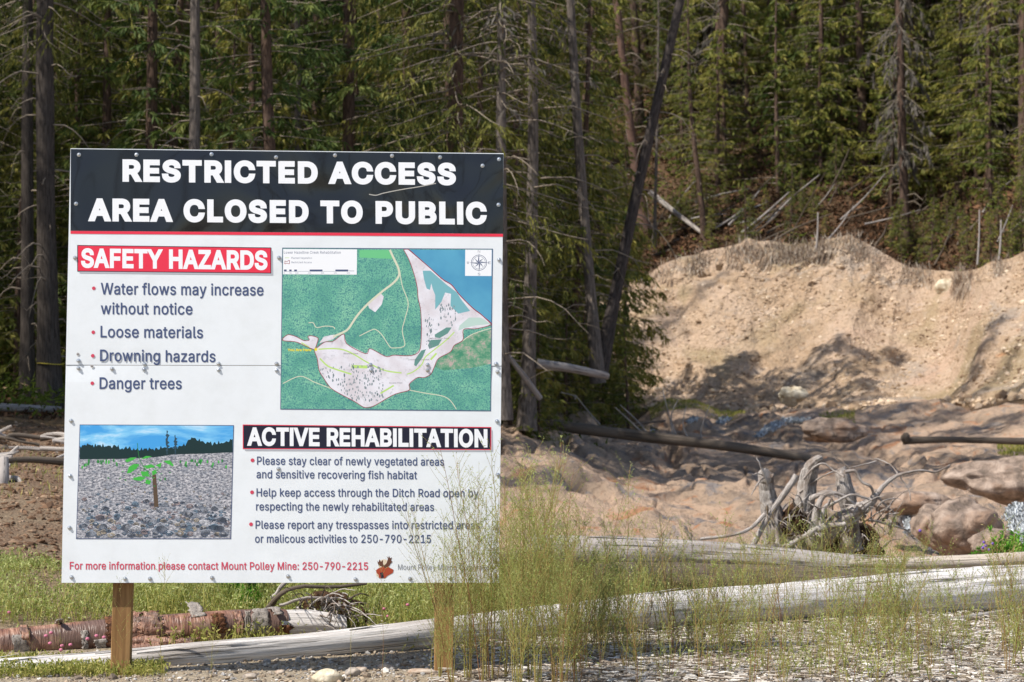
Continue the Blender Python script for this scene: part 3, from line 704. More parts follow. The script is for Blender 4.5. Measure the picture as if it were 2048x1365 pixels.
for k in range(120):
    x = 188 + k * 9.75; hb = np.interp(x, [188, 260, 460, 520, 640, 700, 900, 980, 1040, 1100, 1200, 1300, 1348], [240, 235, 245, 260, 268, 262, 255, 240, 170, 205, 225, 215, 180])
    top.append((x, hb + rg.uniform(-12, 12) - (14 if k % 3 == 0 else 0)))
pp('tree_line_print', top + tl, flat('photo_trees_print', lin(22, 48, 50), .35), .002)
for cx, hh in ((850, 115), (912, 150)):
    pp('tree_print', [(cx - 4, 300)] + [(cx - rg.uniform(4, 28) * math.sin(math.pi * (.15 + .8 * q / 12)) * (1 if q % 2 else .4), 280 - (280 - hh) * q / 12) for q in range(13)] + [(cx + rg.uniform(4, 28) * math.sin(math.pi * (.15 + .8 * q / 12)) * (1 if q % 2 else .4), 280 - (280 - hh) * q / 12) for q in range(11, -1, -1)] + [(cx + 4, 300)], flat('photo_tree_print', lin(48, 76, 92), .35), .0021)
PC = [flat('cobble_print_%s' % n_, lin(*c_), .35) for n_, c_ in (('grey', (156, 162, 174)), ('blue', (128, 150, 170)), ('rose', (190, 172, 172)), ('pale', (224, 224, 230)), ('dark', (84, 92, 108)), ('buff', (190, 178, 160)))]
mb = MB()
for k in range(600):
    t = rg.random() ** .7 if k < 545 else rg.uniform(.5, .97); y = 345 + 590 * t; x = rg.uniform(195 - t * 20, 1345 - t * 15); r0 = (4 + 30 * t ** 1.8) * rg.uniform(.45, 1.2) if k < 545 else rg.uniform(22, 60) * t
    if y + r0 * .6 > 934 or x - r0 < 190 - t * 26 or x + r0 > 1345 - t * 12: continue
    n0 = 9; angs = np.linspace(0, 2 * math.pi, n0, endpoint=False); rr = rg.uniform(.75, 1.1, n0)
    for dy, mi, sc in ((r0 * .14, 4, 1.05), (0, int(rg.choice([0, 0, 1, 1, 2, 3, 5])), 1), (-r0 * .12, 3, .45 * rg.integers(0, 2))):
        if sc == 0: continue
        q = SP([Z5(x + r0 * sc * rr[i] * math.cos(a), y + dy + r0 * .62 * sc * rr[i] * math.sin(a)) for i, a in enumerate(angs)], .0018 + k * 1.0e-6 + (0, 3e-7, 6e-7)[(4, 0, 3).index(4) if mi == 4 else (1 if sc == 1 else 2)])
        mb.add(q[::-1], np.arange(n0)[None], mi)
link('cobbles_print', mb.mesh('cobbles_print', PC, False), ph, kind='stuff')
GL = flat('photo_leaf_print', lin(70, 178, 70), .35); GD = flat('photo_leaf_dark_print', lin(46, 128, 62), .35)
pp('stake_print', [(738, 455), (766, 452), (786, 700), (752, 700)], flat('photo_stake_print', lin(92, 74, 58), .35), .0026)
strip([(625, 215), (640, 330), (690, 420), (745, 480)], 1.2, .0027, GD, 'stem_print', z=Z5, parent=ph)
for lf in ([(640, 375), (600, 372), (560, 395), (545, 445), (575, 440), (620, 405)], [(735, 315), (690, 312), (650, 335), (700, 330)], [(820, 350), (870, 345), (900, 380), (895, 392), (850, 370)], [(530, 345), (570, 325), (620, 322), (590, 345), (545, 362)],
           [(650, 430), (700, 430), (720, 470), (660, 465)], [(735, 430), (760, 415), (775, 440), (740, 460)], [(590, 480), (650, 465), (690, 480), (650, 502), (600, 495)], [(760, 385), (810, 362), (800, 400)], [(690, 490), (730, 500), (720, 530), (685, 520)], [(670, 390), (730, 375), (760, 392), (700, 410)]):
    pp('leaf_print', lf, GL if rg.random() < .7 else GD, .0028 + rg.random() * .0002)

for k in range(46):
    cx, cy = 690 + 95 * rg.normal(), 430 + 55 * rg.normal(); a = rg.uniform(-.9, .9); l0 = rg.uniform(10, 30)
    if 345 < cy < 540: pp('leaf_print', [(cx, cy), (cx + l0 * .5 * math.cos(a) - 4, cy + l0 * .5 * math.sin(a) + 5), (cx + l0 * math.cos(a), cy + l0 * math.sin(a)), (cx + l0 * .5 * math.cos(a) + 4, cy + l0 * .5 * math.sin(a) - 5)], (GL, GD, GD)[k % 3], .0026 + k * 3e-6)
for k in range(40):
    cx, cy = (rg.uniform(200, 480) if k % 2 else rg.uniform(900, 1320)), 350 + 50 * rg.random() ** 2; 
    pp('leaf_print', [(cx - 5, cy + 8), (cx - 7, cy - 6), (cx, cy - 14 - 8 * rg.random()), (cx + 6, cy - 5), (cx + 5, cy + 8)], GD if k % 3 else GL, .0025 + k * 2e-6)

# ---- the moose head emblem
lg = link('emblem', poly_mesh('emblem', SP([(757, 1137), (768, 1133), (776, 1134), (787, 1140), (786, 1146), (775, 1152), (770, 1157), (758, 1157), (757, 1150), (753, 1146), (752, 1141)], .0022), flat('emblem_rust', lin(168, 70, 44), .4)), board)
CRM = flat('emblem_cream', lin(226, 208, 186), .4); BRN = flat('emblem_brown', lin(98, 62, 48), .4)
link('emblem_disc', poly_mesh('emblem_disc', disc(768, 1130, 11, .0012, 24), CRM), lg); link('emblem_disc', poly_mesh('emblem_disc', disc(760, 1148, 8, .0013, 20), CRM), lg)
link('antler', poly_mesh('antler', SP([(766, 1133), (773, 1127), (776, 1118), (773, 1113), (777, 1116), (778, 1112), (780, 1117), (784, 1115), (782, 1121), (785, 1124), (781, 1128), (777, 1134), (770, 1137)], .0026), BRN), lg)
link('antler', poly_mesh('antler', SP([(764, 1134), (757, 1131), (754, 1122), (757, 1125), (759, 1119), (762, 1124), (766, 1120), (766, 1127), (768, 1133)], .0026), BRN), lg)
link('neck_stripe', poly_mesh('neck_stripe', SP([(760, 1146), (766, 1145), (768, 1156), (762, 1157)], .0025), BLK), lg)

# ---- screws with washers
def screw_mesh():
    mb = MB(); a = np.linspace(0, 2 * math.pi, 12, endpoint=False)
    prof = [(.0115, 0), (.0115, .0022), (.0075, .0026), (.0072, .008), (.0035, .0095)]
    V = np.array([(r * math.cos(t), r * math.sin(t), z) for r, z in prof for t in a])
    F = [(i * 12 + j, i * 12 + (j + 1) % 12, (i + 1) * 12 + (j + 1) % 12, (i + 1) * 12 + j) for i in range(4) for j in range(12)]
    mb.add(V, np.array(F)); mb.add(V[-12:], np.arange(12)[None])
    return mb.mesh('screw', [STEEL], False)
SCREW = screw_mesh()
screws = [(158, 310), (273, 310), (423, 309), (552, 315), (670, 311), (784, 312), (880, 315), (998, 319), (965, 332), (152, 408), (997, 410), (150, 516), (558, 516), (998, 520), (184, 737), (289, 729), (437, 728), (553, 728), (992, 728),
          (157, 737), (157, 722), (224, 738), (288, 739), (437, 740), (553, 741), (741, 730), (742, 741), (855, 730), (855, 741), (995, 744), (142, 842), (994, 843), (140, 952), (557, 938), (139, 1056), (143, 1155), (300, 1158), (424, 1156), (576, 1153), (711, 1159), (820, 1158), (900, 1156), (990, 1150), (996, 950), (992, 1055), (250, 1158)]
for i, (px, py) in enumerate(screws):
    if i == 14: continue
    o = link('screw', SCREW, board, S(px, py, .0012)); o.rotation_euler = (random.Random(i).uniform(-.12, .12), random.Random(i + 99).uniform(-.12, .12), i)
for px, py, r in ((156, 709, 3.2), (184, 733, 3.2)):       # old screw holes
    link('screw_hole', poly_mesh('screw_hole', disc(px, py, r, .0016), flat('hole_rim', (.45, .42, .40))), board); link('screw_hole', poly_mesh('screw_hole', disc(px, py, 1.3, .002), BLK), board)
# dent with torn edge in the header
strip([(738, 389), (752, 391), (766, 387), (790, 382), (812, 378), (838, 374), (872, 367)], 1.8, .0035, flat('torn_edge', (.46, .44, .40), .6), 'torn_edge', z=lambda x, y: (x, y), parent=board)
# posts and battens behind
def post(px0, px1, ybot_px, name='post'):
    a = S(px0, 1168); b = S(px1, 1168); zb = -.058
    k = (12.9 + .06) / 12.9
    x0, x1 = a[0] * k, b[0] * k
    o = link(name, box_mesh(name, x0, x1, -.45, S(500, 330)[1], zb - .1, zb, [LUMBER], .004), board)
    return o
post(222, 261, 1365).rotation_euler = (0, 0, math.radians(-.9)); post(869, 906, 1335)
for py, extra in ((400, .003), (735, 0), (1140, -.01)):
    c = S(139 if extra > 0 else 150, py); c2 = S(990, py + 4)
    link('batten', box_mesh('batten', c[0] - extra, c2[0], c[1] - .045, c[1] + .045, -.0575, -.018, [LUMBER], .002), board)

# ------------------------------------------------------------------ logs, stump and driftwood
def pts_px(P): return np.array([at(a, b, d) for a, b, d in P])
BLEACH = greywood('bleached_wood', lin(70, 62, 56), lin(172, 163, 156), lin(232, 227, 223), None, .9)
GREYW = greywood('grey_wood', lin(44, 40, 38), lin(126, 118, 114), lin(176, 168, 162), None, .9)
GREYW2 = greywood('silver_root_wood', lin(52, 44, 40), lin(132, 122, 116), lin(196, 186, 176), None, .8)
DARKW = greywood('dark_log_wood', lin(30, 26, 22), lin(74, 66, 58), lin(112, 100, 88), None, .7)  # darker brown-grey variant of the weathered wood
def root_disp(seed):
    def f(s, a, P):
        c = vn(s * .9, np.cos(a) * 4, np.sin(a) * 4, seed)
        return .12 * fbm(s * 1.2, np.cos(a), np.sin(a), 2, seed) - .40 * np.clip(1 - np.abs(c) / .2, 0, 1) + .12 * vn(s * 1.5, np.cos(a) * 6, np.sin(a) * 6, seed + 3)
    return f
ROOTW = Mat('root_wood', .85, .2)
_g = ROOTW.noise(ROOTW.coords('grain', (5, 120, 120)), 1.6, 5, .7, .3); _b = ROOTW.noise(ROOTW.coords('obj'), 5, 3)
ROOTW.color(ROOTW.mix(ROOTW.rng01(_b, .48, .66, 0, .6), ROOTW.ramp(_g, [(.32, lin(84, 76, 70)), (.5, lin(168, 159, 152)), (.68, lin(222, 215, 208))]), lin(120, 98, 80))).bump(_g, .8, .012)
ROOTW = ROOTW.m
def log_disp(seed, big=.07, crack=.10, fine=.03):
    def f(s, a, P):
        r = big * fbm(s * 1.3, np.cos(a) * 1.2, np.sin(a) * 1.2, 3, seed)
        c = vn(s * .35, np.cos(a) * 7, np.sin(a) * 7, seed + 5)
        return r - crack * np.clip(1 - np.abs(c) / .09, 0, 1) * np.clip(vn(s * .5, a * 2, 0, seed + 9) * 3, 0, 1) + fine * vn(s * 3, np.cos(a) * 9, np.sin(a) * 9, seed + 3)
    return f
def log(name, label, P, hw, mat, n=120, sides=44, seed=1, cat='log', group=None, disp=None, jit=0.0, rest=False):
    pts = path(pts_px(P), n, jit, np.random.default_rng(seed)); ds = np.array([p[2] for p in P])
    hwi = np.interp(np.linspace(0, 1, n), np.linspace(0, 1, len(hw)), hw); di = pts[:, 1]
    R = hwi * di / FPX
    if rest: pts[:, 2] += max(0, np.median(ground_z(pts[:, 0], pts[:, 1]) + R * .7 - pts[:, 2]))
    mb = MB(); tube(mb, pts - pts[n // 2], R, sides, 0, disp=disp or log_disp(seed))
    me = mb.mesh(name, [mat]); o = link(name, me, None, tuple(pts[n // 2]), label=label, category=cat, group=group)
    return o, pts, R

wl, wlP, wlR = log('bleached_log', 'long bleached white log lying across the foreground behind the sign posts', [(-120, 1355, 12.85), (0, 1345, 13.0), (240, 1327, 13.2), (400, 1313, 13.35), (600, 1297, 13.75), (870, 1268, 14.2), (1050, 1251, 14.5), (1250, 1230, 14.85), (1450, 1215, 15.3), (1650, 1200, 15.7), (1850, 1186, 16.0), (2048, 1174, 16.3), (2350, 1158, 16.9)],
                   [25, 26, 27, 28, 29, 31, 34, 37, 39, 40, 43, 46, 48], BLEACH, 420, 64, 3, disp=log_disp(3, .10, .17, .035))
def splinters(parent, pts, R, cnt, seed, mat, ln=(.15, .6)):
    """lifted slivers along a log, each a thin plank of wood"""
    g = np.random.default_rng(seed)
    for k in range(cnt):
        i = g.integers(4, len(pts) - 8); t = norm(pts[i + 3] - pts[i]); a = g.uniform(.6, 2.4)
        side = norm(np.cross(t, [0, 0, 1])); upv = np.cross(side, t)
        nrm = side * math.cos(a) + upv * math.sin(a)
        nrm = -nrm if nrm[1] > .3 else nrm
        ll = g.uniform(*ln); p0 = pts[i] + nrm * R[i] * 1.0; w0 = g.uniform(.006, .016)
        P = np.array([p0, p0 + t * ll * .5 + nrm * .006, p0 + t * ll + nrm * g.uniform(.008, .03)])
        mb = MB(); tube(mb, P - pts[len(pts) // 2], [w0, w0 * .9, .001], 5, 0, squash=.4)
        link('splinter', mb.mesh('splinter', [mat], False), parent)
splinters(wl, wlP, wlR, 16, 4, BLEACH)
MOSSR = flat('orange_rot', lin(168, 104, 52), .9, .1)
g1, g1P, g1R = log('grey_log', 'grey weathered log lying topmost in the pile right of the sign', [(1060, 1098, 18.2), (1250, 1103, 18.0), (1450, 1112, 17.9), (1650, 1126, 17.8), (1880, 1146, 17.6)], [27, 30, 28, 22, 13], GREYW, 160, 40, 11, disp=log_disp(11, .1, .2, .04))
splinters(g1, g1P, g1R, 8, 14, GREYW)
g2, g2P, g2R = log('grey_log', 'dark cracked grey log just below the topmost one, half hidden by weeds', [(1190, 1150, 17.3), (1400, 1158, 17.2), (1600, 1162, 17.1), (1800, 1170, 16.9)], [26, 30, 29, 18], DARKW, 140, 40, 13, disp=log_disp(13, .12, .25, .05))
log('grey_log', 'thin pale grey log entering at the right edge behind the bleached log', [(1700, 1127, 17.4), (1850, 1126, 17.3), (2048, 1119, 17.2), (2300, 1110, 17.1)], [7, 13, 15, 16], greywood('pale_wood', lin(80, 70, 62), lin(160, 146, 132), lin(198, 186, 172), None, .8), 120, 36, 17)
log('grey_log', 'short grey log end in the shadow left of the log pile', [(1010, 1118, 18.6), (1100, 1112, 18.5), (1240, 1118, 18.4)], [12, 17, 16], DARKW, 80, 32, 19)
log('grey_pole', 'slim grey pole lying under the bleached log at the right edge', [(1700, 1262, 15.2), (1880, 1244, 15.5), (2090, 1212, 15.9)], [4, 6, 7], GREYW, 80, 14, 21)

# cherry-barked log with peeling curls
CH = Mat('copper_bark', .42, .45)
_g = CH.noise(CH.coords('grain', (9, 3, 3)), 2.2, 5, .65, .3); _b = CH.noise(CH.coords('grain', (1.1, 3, 3)), 1.5, 4); _f = CH.noise(CH.coords('grain', (60, 7, 7)), 1.5, 2)
_c = CH.ramp(_g, [(.3, lin(92, 60, 50)), (.5, lin(150, 108, 88)), (.68, lin(196, 160, 136))])
_c = CH.mix(CH.rng01(_b, .52, .62), _c, lin(112, 88, 78)); _c = CH.mix(CH.rng01(_f, .62, .70), _c, lin(70, 44, 36))
CH.color(_c).bump(CH.math('ADD', _g, _f), .6, .015)
CHIN = Mat('inner_bark', .8, .2); _g = CHIN.noise(CHIN.coords('grain', (4, 9, 9)), 2.5, 5, .6); CHIN.color(CHIN.ramp(_g, [(.35, lin(58, 38, 28)), (.6, lin(122, 82, 58))])).bump(_g, .5, .02)
cb, cbP, cbR = log('copper_bark_log', 'copper-red barked log with peeling curls on the grass at lower left', [(-120, 1296, 13.75), (0, 1290, 13.85), (240, 1270, 14.05), (400, 1259, 14.2), (480, 1254, 14.3), (570, 1252, 14.4)], [31, 31, 34, 34, 34, 33], CH.m, 200, 56, 23, disp=log_disp(23, .05, 0, .008))
log('bare_log_end', 'bare silver butt end of the copper-barked log beside the root tangle', [(556, 1252, 14.38), (620, 1252, 14.45), (690, 1256, 14.5)], [32, 31, 22], BLEACH, 60, 48, 25, disp=log_disp(25, .2, .2, .06))
def curl(parent, cpos, t, rad, width, a0, a1, mat, seed, flare=.5, name='bark_curl'):
    a0, a1 = math.pi - a0, math.pi - a1
    """a flap of bark lifting off the log: a strip wrapped round it that opens outwards"""
    g = np.random.default_rng(seed); side = norm(np.cross(t, [0, 0, 1])); upv = np.cross(side, t)
    n, m = 14, 9; A = np.linspace(a0, a1, n); W = np.linspace(-.5, .5, m)
    V = []
    for i, a in enumerate(A):
        k = i / (n - 1); r = rad * (1.03 + flare * k ** 2)
        for j, wv in enumerate(W):
            ww = width * (1 - .25 * k + .18 * g.normal() * (j in (0, m - 1))) * wv
            V.append(cpos + t * ww + (side * math.cos(a) + upv * math.sin(a)) * (r + .004 * g.normal()))
    mb = MB(); mb.add(np.array(V) - np.array(parent.location), grid_faces(n, m), 0, 0, np.array(V) * 3)
    o = link(name, mb.mesh(name, [mat]), parent); md = o.modifiers.new('thick', 'SOLIDIFY'); md.thickness = .006
    return o
def near(P, px):
    q = [(abs(1024 + FPX * p[0] / p[1] - px), i) for i, p in enumerate(P)]; return min(q)[1]
GRB = greywood('grey_bark', lin(50, 42, 38), lin(120, 108, 100), lin(180, 172, 164))
for px, w_, a0, a1, mt, fl in ((38, .12, 4.9, 2.6, GRB, .3), (230, .12, 3.4, 2.0, CHIN.m, .3), (262, .16, 3.0, 1.4, CH.m, .25), (360, .18, 3.8, 5.2, CHIN.m, .2), (430, .10, 3.3, 2.2, CHIN.m, .15), (515, .12, 3.6, 2.0, GRB, .2), (200, .08, 3.2, 4.2, GRB, .3), (52, .05, 1.2, 2.9, CH.m, .5), (300, .14, 3.4, 1.9, CH.m, .35), (318, .16, 3.9, 5.4, CHIN.m, .5), (345, .10, 3.0, 4.4, CH.m, .7), (395, .09, 2.2, 1.0, GRB, .8), (410, .07, 3.6, 5.0, CH.m, .6), (470, .05, 2.0, 3.4, CH.m, .2), (486, .04, 4.4, 2.4, GRB, .5), (545, .07, 1.2, 2.6, GRB, .5), (560, .09, 4.6, 3.0, CHIN.m, .35), (120, .04, 1.4, 2.2, GRB, .6), (165, .04, 2.6, 3.6, GRB, .2)):
    i = min(near(cbP, px), len(cbP) - 3); curl(cb, cbP[i], norm(cbP[i + 2] - cbP[i]), cbR[i], w_, a0, a1, mt, px, fl)
for k, (px, dy) in enumerate(((285, 22), (330, 26), (372, 18), (300, 34))):
    i = near(cbP, px); p = cbP[i] + np.array([0, -.09 - .02 * k, -.05 - .012 * k]); t = norm(cbP[i + 2] - cbP[i])
    curl(cb, p, t, .05, .2, 2.2, 4.6, CH.m, 70 + k, .2, 'fallen_bark')

def root_mesh(specs, d0, origin, seed, sides=9, mat=GREYW2, n=16, jit=.006):
    g = np.random.default_rng(seed); mb = MB()
    for P, r0, r1 in specs:
        P3 = np.array([at(a, b, d0 + (q[0] if q else 0)) for a, b, *q in P])
        pp_ = path(P3, n, jit, g); kk = np.linspace(0, 1, n); R = (r0 + (r1 - r0) * kk ** .8) * d0 / FPX * (1 + .12 * np.sin(kk * 7 + g.uniform(0, 6)))
        tube(mb, pp_ - origin, np.maximum(R, .001), sides, 0, disp=root_disp(int(g.integers(1000))) if r0 > 3 else None)
    return mb
# root wad on the rocks, right
so = at(1640, 1120, 21.0); so[2] = gz(so[0], so[1])
st = thing('tree_stump', 'upturned silver-grey stump with splayed roots standing on the rocks, right of centre', 'stump', so)
prongs = [([(1556, 1130, .1), (1548, 1040, .0), (1536, 985, -.05), (1533, 948, -.1)], 24, 15), ([(1590, 1120, 0), (1603, 1040, .05), (1615, 975, .0), (1622, 935, -.05), (1640, 916, -.1)], 34, 7),
          ([(1700, 1100, .1), (1700, 1030, 0), (1692, 985, -.1), (1682, 938, -.1)], 24, 11), ([(1620, 1090, -.1), (1680, 1045, -.2), (1735, 1010, -.2), (1756, 982, -.2)], 26, 7)]
for i, p in enumerate(prongs):
    link('root', root_mesh([p], 21.0, so, 200 + i, 30, ROOTW, 44, .004).mesh('root', [ROOTW]), st)
rts = [([(1504, 1100, -.2), (1540, 1030, -.2), (1570, 985, -.2), (1592, 950, -.2)], 7, 7), ([(1400, 1076, -.4), (1460, 1072, -.4), (1500, 1058, -.3), (1530, 1030, -.2)], 2.6, 4), ([(1756, 984, -.2), (1795, 950, -.2), (1842, 941, -.2), (1872, 944, -.1), (1900, 930, 0)], 4.5, 1.2),
       ([(1797, 950, -.2), (1780, 930, -.1), (1750, 915, 0)], 1.8, .8), ([(1600, 985, 0), (1650, 950, -.1), (1725, 930, 0), (1750, 922, 0)], 2, 1), ([(1605, 960, -.1), (1640, 928, -.2), (1665, 940, -.2), (1690, 955, -.3)], 2.4, 1.6),
       ([(1690, 944, -.3), (1710, 942, -.3), (1722, 962, -.3), (1740, 975, -.3), (1748, 990, -.2)], 4, 3), ([(1630, 1058, -.5), (1660, 1053, -.5), (1692, 1048, -.5)], 6.5, 5), ([(1575, 1092, -.4), (1610, 1072, -.5), (1632, 1058, -.5)], 5, 6),
       ([(1740, 1040, -.3), (1780, 1050, -.2), (1812, 1062, -.1), (1830, 1080, 0)], 3, 1.2), ([(1620, 1000, -.2), (1650, 985, -.3), (1680, 990, -.3), (1712, 1010, -.3)], 6, 3), ([(1628, 1060, -.3), (1632, 1020, -.3), (1648, 990, -.3), (1668, 985, -.3)], 10, 5),
       ([(1640, 1075, -.35), (1645, 1030, -.35), (1660, 1000, -.35)], 7, 3), ([(1535, 970, -.15), (1522, 935, -.2), (1514, 916, -.2)], 3, .8), ([(1530, 952, -.15), (1515, 948, -.2), (1505, 950, -.2)], 2.4, .6), ([(1525, 955, -.2), (1510, 975, -.3), (1506, 990, -.3)], 2.4, .8),
       ([(1660, 1010, -.3), (1700, 990, -.35), (1740, 1000, -.3)], 4, 2), ([(1556, 1090, -.2), (1552, 1040, -.2), (1556, 1010, -.2)], 6, 3), ([(1700, 940, -.1), (1680, 920, -.1), (1668, 916, -.1)], 2, .6), ([(1752, 990, -.2), (1780, 1020, -.1), (1800, 1035, 0)], 3, 1), ([(1800, 955, -.2), (1815, 975, -.2), (1822, 1000, -.2)], 1.4, .7)]
g = np.random.default_rng(9)
for k in range(90):
    x0 = g.uniform(1530, 1780); y0 = g.uniform(1010, 1100); a = g.uniform(-.9, .9); ln = g.uniform(25, 75)
    rts.append(([(x0, y0, -.1), (x0 + ln * .5 * math.sin(a) + g.normal() * 6, y0 - ln * .35, -.3 + .2 * g.normal()), (x0 + ln * math.sin(a) * 1.3, y0 - ln * .5 + g.normal() * 12, -.35 + .2 * g.normal())], g.uniform(.8, 3.6), .4))
for i, r in enumerate(rts): link('root', root_mesh([r], 21.0, so, 300 + i, 8, ROOTW, 14).mesh('root', [ROOTW]), st)
def blob(name, c, r, sq, mat, seed, parent=None, amp=.35, sub=4, orig=(0, 0, 0), nz=1.5, **kw):
    import bmesh
    bm = bmesh.new(); bmesh.ops.create_icosphere(bm, subdivisions=sub, radius=1)
    V = np.array([v.co for v in bm.verts]); F = np.array([[v.index for v in f.verts] for f in bm.faces]); bm.free()
    k = 1 + amp * fbm(V[:, 0] * nz + seed, V[:, 1] * nz, V[:, 2] * nz, 4, seed)
    V = V * k[:, None] * np.array(sq) * r
    mb = MB(); mb.add(V, F, 0, 0, V * 3); me = mb.mesh(name, [mat])
    return link(name, me, parent, tuple(np.array(c) - np.array(orig)), **kw)
EARTH = Mat('root_earth', .95, .1); _n = EARTH.noise(EARTH.coords('obj'), 14, 6, .7); EARTH.color(EARTH.ramp(_n, [(.35, lin(46, 34, 26)), (.65, lin(104, 78, 58))])).bump(_n, 1, .05); EARTH = EARTH.m
blob('earth_clump', at(1588, 1045, 20.95), .13, (1, .8, 1.3), EARTH, 4, st, .5, 4, so)
blob('earth_clump', at(1680, 1095, 21.2), .26, (1.5, .6, .8), EARTH, 6, st, .5, 4, so)

# root tangle at the butt of the copper-barked log
ro = at(640, 1290, 14.7); ro[2] = gz(ro[0], ro[1])
rt = thing('root_tangle', 'dark tangle of broken grey roots behind the bleached log, below the sign', 'roots', ro)
blob('earth_clump', at(655, 1232, 14.95), .16, (1.35, .8, .95), EARTH, 14, rt, .6, 4, ro)
sp = [([(535, 1218, 0), (560, 1190, -.1), (600, 1174, -.1), (660, 1176, 0), (730, 1170, .1)], 6.5, 3), ([(545, 1196, .1), (565, 1172, .1), (590, 1150, .2)], 5, 3), ([(560, 1210, -.1), (620, 1195, -.1), (690, 1200, 0)], 4, 1.5)]
g = np.random.default_rng(19)
for k in range(70):
    x0 = g.uniform(590, 700); y0 = g.uniform(1190, 1270); a = g.uniform(-2.6, 2.6); ln = g.uniform(25, 85)
    sp.append(([(x0, y0, 0), (x0 + ln * .5 * math.cos(a), y0 - ln * .45 * math.sin(a) + g.normal() * 5, -.2 + .1 * g.normal()), (x0 + ln * math.cos(a), y0 - ln * .6 * math.sin(a) + 12, -.3 + .15 * g.normal())], g.uniform(.9, 3.4), .5))
for i, r in enumerate(sp): link('root', root_mesh([r], 14.7, ro, 500 + i, 7, GREYW2 if i % 3 else DARKW, 12).mesh('root', [ROOTW if i % 3 else DARKW]), rt)

# fallen trunks and poles farther back
far = [('fallen_trunk', 'long dark fallen trunk sloping down along the near side of the creek', [(985, 822, 43), (1123, 852, 43), (1277, 872, 43.2), (1461, 894, 43.3), (1620, 918, 43.5)], [11, 11, 11, 10, 8], DARKW),
       ('fallen_trunk', 'short grey barkless trunk lying on the dark forest bank right of the sign', [(1074, 728, 41), (1140, 737, 41.2), (1216, 753, 41.5)], [10, 9, 7], GREYW),
       ('fallen_trunk', 'curved pale pole leaning down the dark bank beside the sign edge', [(1010, 704, 39.5), (1044, 748, 39.7), (1080, 797, 40)], [4, 6, 6], GREYW),
       ('fallen_trunk', 'grey log lying level at the forest edge left of the sign', [(-60, 812, 33), (30, 816, 33), (122, 820, 33.2)], [8, 8, 6], GREYW),
       ('fallen_trunk', 'dark barkless trunk lying across the orange rocks at the right edge', [(1806, 882, 44.5), (1900, 880, 44.5), (2060, 884, 44.6), (2200, 890, 44.7)], [8, 6, 7, 7], DARKW),
       ('fallen_trunk', 'pale fallen trunk sliding down the top of the bank, left part', [(1300, 385, 74), (1350, 425, 73.5), (1404, 466, 73)], [6, 5, 4], GREYW2),
       ('fallen_trunk', 'thin pale stem lying level between the trees on the hillside', [(1446, 326, 78), (1560, 321, 78), (1655, 320, 78)], [2.2, 2.2, 1.4], BLEACH),
       ('fallen_trunk', 'thin grey pole lying along the bank top near the middle', [(1630, 462, 74), (1690, 446, 74.3), (1760, 425, 75)], [2.4, 2.4, 1.6], GREYW),
       ('fallen_trunk', 'grey forked stick leaning on the bank top right of the pale trunk', [(1432, 487, 73), (1460, 455, 73.3), (1500, 435, 74)], [4, 3, 2], GREYW),
       ('fallen_trunk', 'dark pole in the shade at the left foot of the bank', [(1100, 860, 47), (1250, 850, 50), (1330, 842, 54)], [3, 3, 2], DARKW),
       ('weathered_slab', 'upright grey slab of wood at the left edge on bare soil', [(4, 1042, 21.3), (6, 1000, 21.3), (8, 960, 21.4)], [13, 13, 9], GREYW),
       ('driftwood', 'grey stick lowest in the driftwood pile left of the sign', [(70, 962, 24), (100, 948, 24.1), (132, 932, 24.2)], [5, 4, 3], GREYW),
       ('driftwood', 'pale broken stick at the left edge of the driftwood pile', [(-10, 940, 24), (15, 925, 24.1), (36, 905, 24.2)], [3, 5, 3], GREYW2),
       ('driftwood', 'level grey branch topmost in the driftwood pile left of the sign', [(-20, 903, 25.5), (60, 901, 25.5), (128, 912, 25.4)], [3, 4, 2.4], GREYW),
       ('driftwood', 'pale stub pointing right beside the upright slab', [(20, 968, 23.4), (-10, 962, 23.4), (35, 960, 23.5)], [3, 6, 5], BLEACH),
       ('driftwood', 'brown broken branch beside the upright slab', [(18, 1035, 21.5), (35, 1036, 21.4), (46, 1052, 21.3)], [6, 5, 2], GREYW)]
for i, (nm, lb, P, hw, mt) in enumerate(far): log(nm, lb, P, hw, mt, 50, 16, 600 + i, rest='drift' in nm or 'slab' in nm, cat='log' if 'trunk' in nm else ('wood' if 'slab' in nm else 'driftwood'))
g = np.random.default_rng(61)
for k in range(22):
    px = g.uniform(-40, 150); d = g.uniform(22.8, 28); x = (px - 1024) / FPX * d; a = g.uniform(-.5, .5) + (math.pi if g.random() < .5 else 0); ln = g.uniform(.25, .9); v = np.array([math.cos(a), .6 * g.normal(), .12 * g.normal()]) * ln
    mb = MB(); tube(mb, path([np.zeros(3), v * .5 + g.normal(size=3) * .04, v], 9, .008, g), np.linspace(.03, .014, 9) * g.uniform(.5, 1.6), 8, disp=root_disp(k))
    link('driftwood', mb.mesh('driftwood', [(GREYW, DARKW, GREYW2)[k % 3]]), None, (x, d, gz(x, d) + g.uniform(.02, .12)), label='grey stick in the driftwood on the soil left of the sign', category='driftwood', group='driftwood sticks left of the sign')
ob_ = blob('root_knob', at(1811, 876, 44.4), .075, (1, .9, 1.3), DARKW, 77, bpy.data.objects['fallen_trunk.004'], .7, 3, bpy.data.objects['fallen_trunk.004'].location)
g = np.random.default_rng(33)
